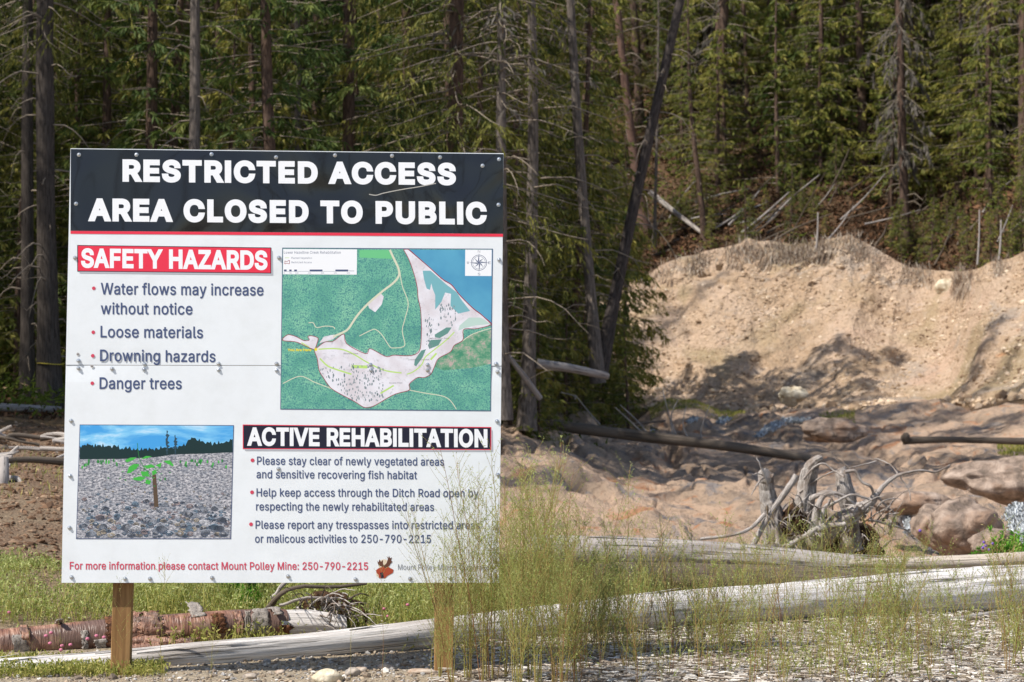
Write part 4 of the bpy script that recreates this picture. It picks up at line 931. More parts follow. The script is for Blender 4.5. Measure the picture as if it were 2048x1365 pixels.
for k in range(60):      # bank-top litter: each stick an object
    px = g.uniform(1290, 2060); d = float(topd(px)) + g.uniform(.2, 5); x = (px - 1024) / FPX * d; z = gz(x, d) + .1
    a = g.uniform(-1.2, 1.2); ln = g.uniform(.5, 2.4); v = np.array([math.cos(a), .3 * g.normal(), abs(math.sin(a)) * .8 + .1]) * ln
    mb = MB(); tube(mb, path([np.zeros(3), v * .5 + g.normal(size=3) * .06, v], 7), np.linspace(.035, .012, 7) * g.uniform(.6, 1.6), 6)
    link('dead_branch', mb.mesh('dead_branch', [(GREYW, DARKW, DARKW)[k % 3]]), None, (x, d, z), label='dead stick lying in the litter along the top of the bank', category='branch', group='dead sticks along the bank top')
for k, (p0, p1, p2) in enumerate([((1300, 880), (1282, 850), (1240, 810)), ((1352, 870), (1342, 835), (1356, 800)), ((1378, 880), (1366, 850), (1372, 812)), ((1405, 885), (1402, 860), (1420, 810)), ((1280, 862), (1268, 850), (1230, 815)), ((1140, 872), (1122, 865), (1118, 862)), ((1345, 868), (1340, 840), (1325, 780)), ((1455, 900), (1370, 888), (1300, 880)), ((1200, 850), (1182, 830), (1150, 790)), ((1150, 800), (1148, 792), (1120, 785))]):
    P = pts_px([(*p0, 45), (*p1, 45), (*p2, 45)]); mb = MB(); tube(mb, path(P - P[0], 10), np.linspace(.02, .008, 10), 5)
    link('dead_branch', mb.mesh('dead_branch', [GREYW]), None, tuple(P[0]), label='bare branch sticking up beside the long dark trunk', category='branch', group='bare branches by the creek trunk')

# ------------------------------------------------------------------ conifers
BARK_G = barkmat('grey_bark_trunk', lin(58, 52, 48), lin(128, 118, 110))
BARK_B = barkmat('brown_bark_trunk', lin(46, 36, 30), lin(112, 92, 80), None)
BARK_R = barkmat('red_bark_trunk', lin(60, 44, 38), lin(124, 98, 86))
TWIG = flat('dead_twig', lin(142, 130, 116), .9, .1)
NEED_A = leafmat('cedar_spray', (.010, .020, .005), (.058, .076, .014), (.29, .27, .055))
NEED_B = leafmat('spruce_needle', (.014, .036, .010), (.075, .120, .026), (.23, .25, .06))
NEED_C = leafmat('young_fir_needle', (.03, .065, .012), (.125, .155, .028), (.36, .31, .07))
NEED_D = leafmat('dead_lichen_spray', (.03, .026, .022), (.085, .075, .062), (.16, .14, .115), .6, .15)
def conifer(seed, H, r0, z0, R, sp, card, mat, droop=.35, upturn=.0, dead_below=True, tip=.25, spray=1.0, per=7, prof=1.0, bark=BARK_G, dead_up=0.0, hang=.3, sparse=0.0):
    g = np.random.default_rng(seed); tb = MB(); cb_ = MB()
    n = 26; z = np.linspace(-.4, H, n); bend = np.c_[.10 * np.sin(z * .35 + seed), .10 * np.sin(z * .27 + 2 * seed), z]
    rad = r0 * (1 - z.clip(0) / H) ** .8 + .012; rad[:3] *= [1.5, 1.25, 1.05]
    tube(tb, bend, rad, 12, 0, disp=lambda s, a, P: .07 * vn(s * .8, np.cos(a) * 3, np.sin(a) * 3, seed))
    def tp(zz): return np.array([np.interp(zz, z, bend[:, 0]), np.interp(zz, z, bend[:, 1]), zz])
    if dead_below:
        zz = .8
        while zz < z0 + H * .25:
            a = g.uniform(0, 6.283); Lb = g.uniform(.4, 1.9); d = np.array([math.cos(a), math.sin(a), 0])
            b = tp(zz); P = [b, b + d * Lb * .4 + [0, 0, .03], b + d * Lb * .75 + [0, 0, -.12 * Lb], b + d * Lb + [0, 0, g.uniform(-.45, .1) * Lb]]
            P = path(P, 7, .03, g); tube(tb, P, np.linspace(.016, .004, 7), 4, 1, cap=False)
            for q in range(3):
                i = g.integers(2, 6); e = P[i] + np.array([g.normal() * .3, g.normal() * .3, -g.uniform(.05, .4)]) * Lb * .5
                tube(tb, path([P[i], (P[i] + e) / 2 + [0, 0, .03], e], 4), [.006, .004, .002, .001], 3, 1, cap=False)
            zz += g.uniform(.1, .4)
    zz = z0
    while zz < H - .15:
        k = (zz - z0) / (H - z0); Lb = R * ((1 - k) ** prof * .92 + .08) * g.uniform(.65, 1.15) * min(1, .55 + k * 4)
        if g.random() < sparse: zz += sp * .5; continue
        a = g.uniform(0, 6.283); d = np.array([math.cos(a), math.sin(a), 0]); lat = np.array([-d[1], d[0], 0])
        b = tp(zz); s = np.linspace(0, 1, 7)
        P = b + d * (Lb * s)[:, None] + lat * (Lb * .12 * g.normal() * s ** 2)[:, None] + np.array([0, 0, 1.0]) * (Lb * (upturn * s - droop * s ** 1.6 + tip * droop * s ** 4))[:, None]
        tube(tb, P, np.linspace(.010 + .012 * Lb / R * r0 / .2, .003, 7), 4, 1, cap=False)
        dead = g.random() < dead_up
        m = max(5, int(Lb * spray / .16)); ss = g.uniform(.12, 1, m); sd = g.choice([-1, 1], m)
        B = np.stack([np.interp(ss, s, P[:, i]) for i in range(3)], 1)
        ln = (.22 + .42 * Lb / R * (1 - ss * .55)) * R / 2.4 * g.uniform(.7, 1.2, m) * (.45 if dead else 1)
        D = norm(d * .75 + lat * sd[:, None] * 1.0 + np.array([0, 0, -hang])[None] + g.normal(size=(m, 3)) * .12)
        pc = per if not dead else 2
        t = g.uniform(.05, 1, (m, pc)); Q = B[:, None] + D[:, None] * (ln[:, None] * t)[..., None] + np.array([0, 0, -1.0]) * (hang * ln[:, None] * t ** 2)[..., None]
        E = norm(D[:, None] * 1.0 + np.array([0, 0, -1.0]) * (hang * 1.2 + .6 * t)[..., None] + g.normal(size=(m, pc, 3)) * .45)
        cl = card * g.uniform(.7, 1.4, (m, pc)) * (.6 if dead else 1)
        tn = np.clip(.35 + .4 * ss[:, None] + g.uniform(-.25, .25, (m, pc)) + g.uniform(-.15, .15), 0, 1)
        cards(cb_, Q.reshape(-1, 3), E.reshape(-1, 3), cl.ravel(), cl.ravel() * (.22 if not dead else .08), 0, tn.ravel(), g, .1)
        zz += sp * g.uniform(.5, 1.5) * (1 + .3 * k)
    return tb.mesh('trunk', [bark, TWIG]), cb_.mesh('crown', [mat], False)

PROT = {
    'cedar': [conifer(s, 19 + s, .15, 1.8, 2.9, .085, .10, NEED_A, .42, .1, hang=.55, spray=1.35, per=14, sparse=.12, bark=BARK_B) for s in (1, 2, 3)],
    'bare_cedar': [conifer(6, 21, .24, 5.5, 2.6, .11, .10, NEED_A, .45, .1, hang=.5, per=14, sparse=.15, bark=barkmat('painted_shade_bark', lin(40, 35, 32), lin(92, 84, 78)))],  # grey bark with forest shade painted into its darkened colour
    'spruce': [conifer(s, 17 + 2 * (s - 10), .14, 1.0, 2.3, .10, .17, NEED_B, .30, .12, hang=.25, spray=1.05, per=11, sparse=.15, bark=BARK_B) for s in (10, 11, 12)],
    'lean': [conifer(20, 20, .17, 3.4, 1.7, .15, .19, NEED_C, .45, .15, hang=.35, spray=1.0, per=9, sparse=.25, bark=BARK_B)],
    'lichen': [conifer(30, 20, .19, 3.0, 1.5, .13, .22, NEED_D, .75, .05, hang=.9, spray=1.2, per=8, sparse=.1, bark=BARK_B)],
    'young': [conifer(s, 5.5, .07, .4, 1.25, .075, .16, NEED_C, .25, .2, dead_below=False, hang=.3, spray=1.2, per=6, bark=BARK_B) for s in (40, 41)],
    'fir': [conifer(s, 11.5, .10, .35, 2.0, .075, .15, NEED_C, .32, .14, hang=.3, spray=1.15, per=9, prof=1.05, bark=BARK_B, dead_below=False) for s in (60, 61, 62)],
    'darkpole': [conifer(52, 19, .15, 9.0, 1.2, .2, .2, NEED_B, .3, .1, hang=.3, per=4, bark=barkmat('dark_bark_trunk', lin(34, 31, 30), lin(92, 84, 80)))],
    'snag': [conifer(53, 13, .12, 5.5, 1.9, .10, .16, NEED_D, .5, .1, hang=.4, per=4, dead_up=.8, bark=BARK_G)],
    'pole': [conifer(50, 19, .15, 9.0, 1.2, .2, .2, NEED_B, .3, .1, hang=.3, per=4, bark=BARK_G)],
    'redpole': [conifer(51, 19, .17, 9.5, 1.2, .3, .2, NEED_D, .3, .1, hang=.3, per=4, bark=BARK_R)],
}
def tree(kind, base, label, group=None, topx=None, sc=1.0, seed=0, name='conifer_tree', cat='tree', thick=1.0, spin=None):
    """a copy of a prototype: Empty at the base, trunk and crown its parts; topx leans it towards a point"""
    g = np.random.default_rng(seed); pr = PROT[kind]; tm, cm = pr[seed % len(pr)]
    base = np.array(base, float)
    ax = norm(np.array(topx) - base) if topx is not None else norm(np.array([g.normal() * .02, g.normal() * .02, 1]))
    q = Vector((0, 0, 1)).rotation_difference(Vector(ax)) @ Quaternion((0, 0, 1), g.uniform(0, 6.28) if spin is None else spin)
    t = thing(name, label, cat, tuple(base), group, q); t.scale = (sc * thick, sc * thick, sc)
    link('trunk', tm, t); link('crown', cm, t)
    return t
TREES = []
def tree_px(kind, px, py, d, px_top, label, sc=1.0, seed=0, thick=1.0, name='conifer_tree', group=None, py_top=0):
    b = at(px, py, d); b[2] -= .15; TREES.append((b[0], b[1]))
    t = at(px_top, py_top, d); return tree(kind, b, label, group, t, sc, seed, name, thick=thick)
# the trees one can name
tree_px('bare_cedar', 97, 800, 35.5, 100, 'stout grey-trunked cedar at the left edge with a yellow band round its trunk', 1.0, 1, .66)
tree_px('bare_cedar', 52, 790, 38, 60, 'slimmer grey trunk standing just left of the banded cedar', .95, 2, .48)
tree_px('pole', 380, 780, 37, 386, 'straight pale grey trunk rising behind the upper left of the sign', 1.0, 3, .66)
tree_px('pole', 592, 760, 44, 588, 'slender grey trunk half hidden in branches above the middle of the sign', 1.0, 4, .5)
tree_px('cedar', 905, 800, 39, 905, 'dark cedar with bare lower trunk rising behind the right part of the sign', 1.0, 5)
tree_px('pole', 1192, 712, 46, 1160, 'pale bare trunk at the forest edge between sign and bank', 1.0, 6, .72, py_top=240)
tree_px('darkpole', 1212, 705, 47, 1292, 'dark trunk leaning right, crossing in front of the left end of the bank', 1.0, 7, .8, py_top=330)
tree_px('redpole', 1292, 430, 72.5, 1232, 'reddish bare trunk leaning left above the left end of the bank', 1.0, 8, .85)
tree_px('lean', 1405, 472, 72.8, 1384, 'small sparse fir beside the pale fallen trunk on the bank top', .45, 9, 1.3, py_top=170)
tree_px('lichen', 1432, 345, 80, 1440, 'bare lichen-hung grey tree farther up the slope behind the small fir', 1.0, 10)
tree_px('young', 1562, 432, 75, 1562, 'narrow young fir with a bare tip standing above the middle of the bank', 1.35, 11, .9, py_top=60)
tree_px('lean', 1736, 418, 76, 1712, 'tall slightly leaning fir with clean lower trunk above the bank', 1.0, 12, .95)
tree_px('lichen', 1818, 492, 72, 1796, 'tall grey-trunked fir with brown hanging lichen right at the bank edge', .95, 13, .85)
tree_px('lichen', 2006, 438, 73, 1988, 'lichen-draped trunk near the right edge of the picture', 1.0, 14, .8)
tree_px('pole', 1310, 470, 73, 1316, 'thin bare pole at the left end of the bank top', .6, 15, .6)
for k, (px, py, pt) in enumerate([(1632, 500, 425), (1955, 530, 420), (1998, 520, 440)]):
    b = at(px, py, float(topd(px)) - .1); t = at(px + 4, pt, float(topd(px))); mb = MB(); tube(mb, path([b - b, (t - b) * .5 + [.02, 0, 0], t - b], 8), np.linspace(.035, .02, 8), 8)
    link('dead_sapling', mb.mesh('dead_sapling', [GREYW]), None, tuple(b), label=['short white dead stem on the edge of the bank, leftmost of three', 'slanting white dead stem on the bank edge toward the right', 'grey broken dead stem on the bank edge, rightmost of three'][k], category='dead tree')
tree_px('snag', 1062, 800, 41, 1050, 'dead tangle-branched tree in the dark just right of the sign', 1.0, 16)
tree_px('snag', 1010, 780, 38.5, 1000, 'dead tree with bare arching branches right behind the sign edge', .9, 17)
# the forest behind and left of the board
g = np.random.default_rng(77); cnt = 0
def clear(x, y, r): return all((x - a) ** 2 + (y - b) ** 2 > r * r for a, b in TREES)
for d, lo, hi, stp in ((36.5, -900, 900, 2.3), (40, -900, 1060, 1.75), (44, -800, 1130, 1.7), (48, -800, 1190, 1.8), (53, -700, 1060, 2.2), (58, -700, 900, 2.3), (64, -600, 640, 2.6), (71, -500, 900, 3), (79, -400, 1240, 3.0), (86, -300, 1260, 3.2)):
    x = (lo - 1024) / FPX * d
    while x < (hi - 1024) / FPX * d:
        xx = x + g.uniform(-.6, .6); yy = d + g.uniform(-1.5, 1.5); px = 1024 + FPX * xx / yy
        if px < hi and clear(xx, yy, 1.3) and not (d < 38 and g.random() < .45):
            TREES.append((xx, yy)); kind = 'cedar' if g.random() < .66 else 'spruce'
            tree(kind, (xx, yy, gz(xx, yy) - .1), 'dense dark cedar in the shaded forest behind the sign' if kind == 'cedar' else 'dark spruce in the shaded forest behind the sign', 'cedars of the forest behind the sign' if kind == 'cedar' else 'spruces of the forest behind the sign', None, g.uniform(.8, 1.1), 1000 + cnt); cnt += 1
        x += stp
for k, (x, y, h, kd) in enumerate([(2.2, 62.0, 12.4, 'fir'), (1.3, 63.3, 9.4, 'fir'), (1.9, 65, 6, 'fir'), (1.8, 60.4, 14.2, 'fir'), (.6, 54, 18.8, 'spruce'), (-.2, 61, 11.5, 'fir'), (2.9, 65.3, 4.6, 'fir'), (.9, 58.5, 14, 'fir'), (3.0, 63.4, 7.6, 'fir'), (-1, 57, 16, 'cedar'), (.4, 62.6, 10.5, 'fir'), (2.4, 64.2, 8, 'fir')]):
    TREES.append((x, y)); H0 = {'fir': 11.5, 'spruce': 19, 'cedar': 21}[kd]
    tree(kd, (x, y, gz(x, y) - .1), 'shorter conifer at the creek whose shadow falls on the lower bank', 'conifers shading the bank foot', None, h / H0, 10 * k + (1 if kd == 'spruce' else 0), thick=1.1)
# forest outside the frame on the left, whose shade falls on the forest floor
for k in range(44):
    xx = g.uniform(-22, -8.5); yy = g.uniform(25.5, 37)
    if xx > -.24 * yy - 2.2: continue
    if clear(xx, yy, 1.5): TREES.append((xx, yy)); tree('cedar', (xx, yy, gz(xx, yy) - .1), 'dense dark cedar in the shaded forest behind the sign', 'cedars of the forest behind the sign', None, g.uniform(.75, 1.0), 1500 + k)
# the slope above the bank
for dd, stp in ((5.5, 2.6), (9, 2.1), (12.5, 2.0), (16.5, 2.1), (21, 2.3), (26, 2.6), (32, 3.0)):
    px = 1250 + g.uniform(0, 40)
    while px < 2330:
        d = float(topd(px)) + dd + g.uniform(-1.6, 1.6); xx = (px - 1024) / FPX * d
        if clear(xx, d, 1.5) and not (dd < 6 and g.random() < .35):
            TREES.append((xx, d)); r = g.random(); kind = 'spruce' if r < .42 else ('cedar' if r < .62 else ('lean' if r < .88 else 'lichen'))
            tree(kind, (xx, d, gz(xx, d) - .1), {'spruce': 'full green spruce on the slope above the bank', 'cedar': 'broad cedar on the slope above the bank', 'lean': 'slim yellow-green fir on the slope above the bank', 'lichen': 'grey lichen-hung tree on the slope above the bank'}[kind],
                 {'spruce': 'spruces on the slope', 'cedar': 'cedars on the slope', 'lean': 'slim firs on the slope', 'lichen': 'lichen-hung trees on the slope'}[kind], None, g.uniform(.75, 1.1), 2000 + cnt); cnt += 1
        px += stp * FPX / d * g.uniform(.7, 1.3)
# pointed mid-size firs standing among the tall trees
for k in range(64):
    px = g.uniform(1270, 2260); d = float(topd(px)) + g.uniform(4.5, 24); xx = (px - 1024) / FPX * d
    if clear(xx, d, .8): TREES.append((xx, d)); tree('fir', (xx, d, gz(xx, d) - .1), 'pointed bright green fir on the slope above the bank', 'pointed firs on the slope', None, g.uniform(.45, 1.15), 2600 + k)
for k in range(34):
    px = g.uniform(-150, 1180); d = g.uniform(38.5, 50); xx = (px - 1024) / FPX * d
    if (px > 1000 and d < 43): continue
    if clear(xx, d, .7): TREES.append((xx, d)); tree('fir', (xx, d, gz(xx, d) - .1), 'smaller fir under the tall cedars behind the sign', 'small firs under the cedars', None, g.uniform(.5, 1.05), 2700 + k)
# saplings among them
for k in range(130):
    px = g.uniform(1285, 2200); d = float(topd(px)) + (g.uniform(.4, 5) if k < 60 else g.uniform(4, 16)); xx = (px - 1024) / FPX * d
    tree('young', (xx, d, gz(xx, d) - .1), 'bushy yellow-green sapling above the bank', 'saplings on the slope', None, g.uniform(.14, .4) if k < 60 else g.uniform(.4, 1.0), 3000 + k, 'young_fir', thick=1.25)
for k in range(26):
    px = g.uniform(1010, 1255); d = g.uniform(41, 44) if px < 1100 else g.uniform(47, 52); xx = (px - 1024) / FPX * d
    tree('young', (xx, d, gz(xx, d) - .1), 'low dark fir at the shaded forest edge beside the creek', 'low firs at the creek edge of the forest', None, g.uniform(.2, .55), 3200 + k, 'young_fir', thick=1.2)
# trees behind the camera that the black header mirrors
for k, (x, y) in enumerate([(-9, -30), (-4.5, -35), (1, -32), (3.5, -37), (9, -34), (14, -31), (-15, -36)]): tree('spruce', (x, y, -.3), ('broad', 'tall', 'short', 'tallest', 'squat', 'lofty', 'outermost left')[k] + ' spruce behind the camera, mirrored in the glossy header', 'spruces behind the camera', None, (.55, .95, .5, 1.0, .6, .95, .8)[k], 3300 + k)
# yellow survey tape
tb_ = MB(); b = at(96, 728, 35.3); a_ = np.linspace(0, 2 * math.pi, 20); tube(tb_, np.array([[.2 * math.cos(t), .2 * math.sin(t), .01 * math.sin(2 * t)] for t in a_]), .02, 5, squash=.3); 
link('survey_tape', tb_.mesh('survey_tape', [flat('yellow_tape', lin(200, 180, 60), .6)]), None, tuple(b + [0, .2, 0]), label='yellow tape tied round the stout cedar at the left edge', category='tape')
print('trees', len(TREES), time.time() - T0)

# ------------------------------------------------------------------ bank fringe, litter, small boulders
ROOTC = Mat('fringe_roots', .9, .1); ROOTC.color(ROOTC.ramp(ROOTC.attr(), [(.0, lin(96, 78, 62)), (.5, lin(146, 128, 112)), (1, lin(196, 184, 168))])); ROOTC = ROOTC.m
g = np.random.default_rng(55)
mb = MB(); nS = 7000; ci = g.integers(25, len(CLPX) - 60, nS); ti = g.integers(150, 168, nS)
den = np.clip(.5 + .9 * vn(CLPX[ci] / 35, 0, 0, 71), .05, 1) > g.random(nS); ci = ci[den]; ti = ti[den]
P0 = CLV[ti, ci] + np.array([0, -.06, .05]); n = len(P0); L0 = g.uniform(.15, .9, n) * np.clip(.6 + vn(CLPX[ci] / 28, 3, 0, 72), .2, 1.3)
D0 = np.c_[.25 * g.normal(size=n) - .1, -.25 - .2 * g.random(n), -np.ones(n)]
cards(mb, P0, D0, L0, g.uniform(.012, .04, n), 0, g.random(n), g)
upn = g.integers(0, n, 2500); cards(mb, P0[upn] + [0, .1, 0], np.c_[.35 * g.normal(size=2500), .3 * g.normal(size=2500), np.ones(2500)], g.uniform(.1, .4, 2500), .018, 0, g.random(2500), g)
link('root_fringe', mb.mesh('root_fringe', [ROOTC], False), label='grey roots and dry grass hanging over the edge of the bank', category='roots', kind='stuff')
n = 9000; ci = g.integers(28, len(CLPX) - 70, n); ti = g.integers(14, 160, n)
kk = np.clip(.55 + .8 * vn(CLPX[ci] / 60, ti / 18, 0, 91), .1, 1) > g.random(n); ci, ti = ci[kk], ti[kk]; P0 = CLV[ti, ci]
n = len(P0); sz = np.exp(g.normal(-3.45, .4, n)).clip(.012, .085); BST = (P0, sz, ti)
# litter and low growth on the slope
LIT = Mat('litter', .95, .1); LIT.color(LIT.ramp(LIT.attr(), [(0, lin(70, 50, 36)), (.4, lin(130, 96, 72)), (.6, lin(164, 134, 110)), (.62, lin(84, 96, 36)), (1, lin(140, 146, 56))], True)); LIT = LIT.m
nL = 60000; px = g.uniform(1240, 2250, nL); d = topd(px) + g.random(nL) ** 1.3 * 20 + .15; x = (px - 1024) / FPX * d; z = ground_z(x, d)
k_ = .5 + .5 * vn(x * .6, d * .6, 0, 90); tn = np.where(g.random(nL) < k_ * .75 * np.clip((d - topd(px) - 1.5) / 6, .08, 1), g.uniform(.62, 1, nL), g.uniform(0, .6, nL)); hh = np.where(tn > .6, g.uniform(0, .5, nL), 0) * k_
mb = MB(); cards(mb, np.c_[x, d, z + hh], np.c_[g.normal(size=nL), g.normal(size=nL), .5 * np.abs(g.normal(size=nL))], g.uniform(.08, .26, nL), g.uniform(.03, .08, nL), 0, tn, g)
link('slope_litter', mb.mesh('slope_litter', [LIT], False), label='brown litter and low green plants covering the slope above the bank', category='undergrowth', kind='stuff')
# forest floor litter left
nL = 30000; px = g.uniform(-100, 1230, nL); d = g.uniform(32, 52, nL); x = (px - 1024) / FPX * d; z = ground_z(x, d)
ok = (px < 960) | (d > 42.5); px, d, x, z = px[ok], d[ok], x[ok], z[ok]; nL = len(x)
tn = np.where(g.random(nL) < .55, g.uniform(.62, 1, nL), g.uniform(0, .6, nL)); mb = MB()
cards(mb, np.c_[x, d, z + np.where(tn > .6, g.uniform(0, .35, nL), 0)], np.c_[g.normal(size=nL), g.normal(size=nL), np.abs(g.normal(size=nL))], g.uniform(.06, .2, nL), g.uniform(.02, .05, nL), 0, tn, g)
link('forest_litter', mb.mesh('forest_litter', [LIT], False), label='moss, needles and low plants on the shaded forest floor', category='undergrowth', kind='stuff')
# white overhanging stone in the bank and its dark hollow
LIME = Mat('pale_stone', .9, .2); _n = LIME.noise(LIME.coords('obj'), 6, 6, .65); LIME.color(LIME.ramp(_n, [(.35, lin(168, 150, 122)), (.6, lin(226, 214, 190))])).bump(_n, .6, .05); LIME = LIME.m
BOULD = Mat('boulder_stone', .85, .25); _n = BOULD.noise(BOULD.coords('obj'), 5, 7, .65, .5); _m = BOULD.noise(BOULD.coords('obj'), 1.6, 3); BOULD.color(BOULD.mix(BOULD.rng01(_m, .52, .66, 0, .6), BOULD.ramp(_n, [(.32, lin(80, 70, 62)), (.5, lin(142, 124, 110)), (.68, lin(182, 162, 146))]), lin(158, 122, 94))).bump(_n, .8, .06); BOULD = BOULD.m
def on_cliff(px, t):
    i = int(np.argmin(abs(CLPX - px))); j = int(np.argmin(abs(CLT - t))); return CLV[j, i]
c = on_cliff(1893, .93)
blob('bank_stone', at(1893, 574, c[1] - .15), .33, (1.0, .6, .75), LIME, 31, label='creamy white rock sticking out near the top of the bank on the right', category='rock')
blob('bank_stone', at(1906, 606, c[1] - .1), .27, (.7, .5, .9), LIME, 37, label='grey overhanging rock just under the creamy white one', category='rock')
for k, (px, py, d, r, sq, mt, lb) in enumerate([(1925, 1058, 23.6, .36, (1.05, .8, .8), BOULD, 'large brown boulder with a shaded hollow side near the right edge'), (1868, 1048, 24.4, .26, (1, .8, .8), BOULD, 'brown boulder touching the left side of the large hollow one'), (1815, 1006, 26.5, .25, (1.6, .9, .6), BOULD, 'low brown rock ledge above the small white cascade'),
        (2040, 960, 30, .6, (1.6, .9, .5), BOULD, 'broad orange rock at the right edge above the waterfall'), (1990, 1085, 22.5, .2, (1.2, .8, .7), BOULD, 'small dark rock at the foot of the waterfall at the right edge'), (1585, 792, 60.5, .3, (1.3, .8, .9), LIME, 'grey boulder in shadow at the foot of the bank'), (1668, 862, 47.5, .46, (1.4, .8, .55), BOULD, 'rounded wet boulder beside the little fall in the creek')]):
    blob('boulder', at(px, py, d), r, sq, mt, 50 + k, label=lb, category='boulder', amp=.45, sub=5, nz=1.2)
# foam: white water
FOAM = Mat('white_water', .35, .5); _c = FOAM.coords('obj', (14, 4, 2.0)); _n = FOAM.noise(_c, 1.6, 6, .7, .8); FOAM.color(FOAM.ramp(_n, [(.36, lin(84, 86, 84)), (.5, lin(158, 162, 164)), (.64, lin(226, 230, 232))])).bump(_n, .7, .03); FOAM = FOAM.m
def fall(label, top, bot, wt, wb, d0, d1, seed):
    """a little fall made of many thin broken strands of white water"""
    g = np.random.default_rng(seed); mb = MB(); cnt = int(30 + (wt + wb) * .6)
    for q in range(cnt):
        u = g.uniform(-.5, .5); t0 = g.uniform(0, .6); t1 = min(1, t0 + g.uniform(.15, .6)); P = []
        for t in np.linspace(t0, t1, 7):
            e = t * t * (3 - 2 * t); px = top[0] + (bot[0] - top[0]) * t + (wt + (wb - wt) * t) * u; py = top[1] + (bot[1] - top[1]) * e
            P.append(at(px, py, d0 + (d1 - d0) * t) + g.normal(size=3) * .022 + [0, 0, .02])
        r = g.uniform(.006, .018) * (d0 / 40) ** .5
        tube(mb, np.array(P), np.array([.3, .8, 1, 1.1, 1, .8, .3]) * r, 5, 0, cap=False)
    link('waterfall', mb.mesh('waterfall', [FOAM]), kind='structure')
fall('', (2034, 1012), (2030, 1046), 36, 50, 27.0, 26.3, 1)
fall('', (2040, 1046), (2052, 1092), 56, 50, 26.2, 25.2, 9)
fall('', (1806, 1022), (1826, 1072), 12, 22, 27.0, 25.6, 2)
fall('', (1572, 843), (1530, 866), 34, 12, 49.5, 48.4, 3)
fall('', (1545, 850), (1512, 876), 10, 14, 49.0, 48.0, 4)
fall('', (1590, 838), (1600, 848), 60, 40, 50.5, 50.0, 5)
fall('', (1452, 838), (1440, 850), 26, 12, 52.0, 51.4, 6)
fall('', (1395, 838), (1375, 846), 20, 10, 53.0, 52.4, 7)
fall('', (1668, 846), (1660, 856), 22, 10, 49.5, 49.0, 8)

# ------------------------------------------------------------------ gravel and chips in front
ico_v = []; ph_ = (1 + 5 ** .5) / 2
for a, b in ((-1, ph_), (1, ph_), (-1, -ph_), (1, -ph_)): ico_v += [(a, b, 0)]
for a, b in ((-1, ph_), (1, ph_), (-1, -ph_), (1, -ph_)): ico_v += [(0, a, b)]
for a, b in ((ph_, -1), (ph_, 1), (-ph_, -1), (-ph_, 1)): ico_v += [(a, 0, b)]
ico_v = norm(np.array(ico_v, float))
ico_f = np.array([(0, 11, 5), (0, 5, 1), (0, 1, 7), (0, 7, 10), (0, 10, 11), (1, 5, 9), (5, 11, 4), (11, 10, 2), (10, 7, 6), (7, 1, 8), (3, 9, 4), (3, 4, 2), (3, 2, 6), (3, 6, 8), (3, 8, 9), (4, 9, 5), (2, 4, 11), (6, 2, 10), (8, 6, 7), (9, 8, 1)])
def scatter(mb, V0, F0, P, S3, rot, tilt, tint, rng):
    n = len(P); k = len(V0)
    V = V0[None] * (1 + .22 * rng.normal(size=(n, k, 1)) * (k == 12)) * S3[:, None]
    c, s = np.cos(tilt)[:, None], np.sin(tilt)[:, None]; y, z = V[..., 1] * c - V[..., 2] * s, V[..., 1] * s + V[..., 2] * c
    c, s = np.cos(rot)[:, None], np.sin(rot)[:, None]; x2, y2 = V[..., 0] * c - y * s, V[..., 0] * s + y * c
    W = np.stack([x2, y2, z], -1) + P[:, None]
    mb.add(W.reshape(-1, 3), (F0[None] + (np.arange(n) * k)[:, None, None]).reshape(-1, F0.shape[1]), 0, np.repeat(tint, k))
BS = Mat('bank_gravel', .9, .15); BS.color(BS.ramp(BS.attr(), [(0, lin(120, 98, 78)), (.4, lin(186, 162, 134)), (.75, lin(208, 184, 158)), (1, lin(224, 206, 182))])); BS = BS.m
P0, sz, ti_ = BST; n = len(P0); mb = MB(); scatter(mb, ico_v, ico_f, P0 + [0, -.01, 0], sz[:, None] * g.uniform(.6, 1.3, (n, 3)) * [1.1, .6, .75], g.uniform(-.6, .6, n), g.normal(size=n) * .5, g.random(n), g)
n = 2600; i0 = g.integers(28, len(CLPX) - 70, n); b0 = CLV[16, i0]; yy = b0[:, 1] - g.random(n) ** 2 * 2.2; xx = b0[:, 0] + g.normal(size=n) * .2; sz = np.exp(g.normal(-3.0, .5, n)).clip(.02, .25)
zz = np.maximum(rock_z(xx, yy), ground_z(xx, yy)); scatter(mb, ico_v, ico_f, np.c_[xx, yy, zz + sz * .2], sz[:, None] * g.uniform(.6, 1.3, (n, 3)), g.uniform(0, 6, n), g.normal(size=n) * .4, g.random(n) * .8, g)
link('bank_gravel', mb.mesh('bank_gravel', [BS], False), label='pale stones studding the raw bank and crumbled at its foot', category='stones', kind='stuff')
n = 5200; px = g.uniform(-60, 330, n); yy = g.uniform(16.5, 31, n); xx = (px - 1024) / FPX * yy; sz = np.exp(g.normal(-4.4, .5, n)).clip(.006, .05); mb = MB()
scatter(mb, ico_v, ico_f, np.c_[xx, yy, ground_z(xx, yy) + sz * .1], sz[:, None] * g.uniform(.6, 1.4, (n, 3)) * [1.2, 1, .6], g.uniform(0, 6, n), g.normal(size=n) * .4, g.random(n) * .55, g)
DIRT = Mat('dirt_clods', .95, .1); DIRT.color(DIRT.ramp(DIRT.attr(), [(0, lin(92, 70, 54)), (.35, lin(122, 96, 76)), (.5, lin(146, 122, 100)), (.6, lin(166, 146, 126))])); 
link('soil_clods', mb.mesh('soil_clods', [DIRT.m], False), label='rough clods and stones on the bare soil left of the sign', category='soil', kind='stuff')
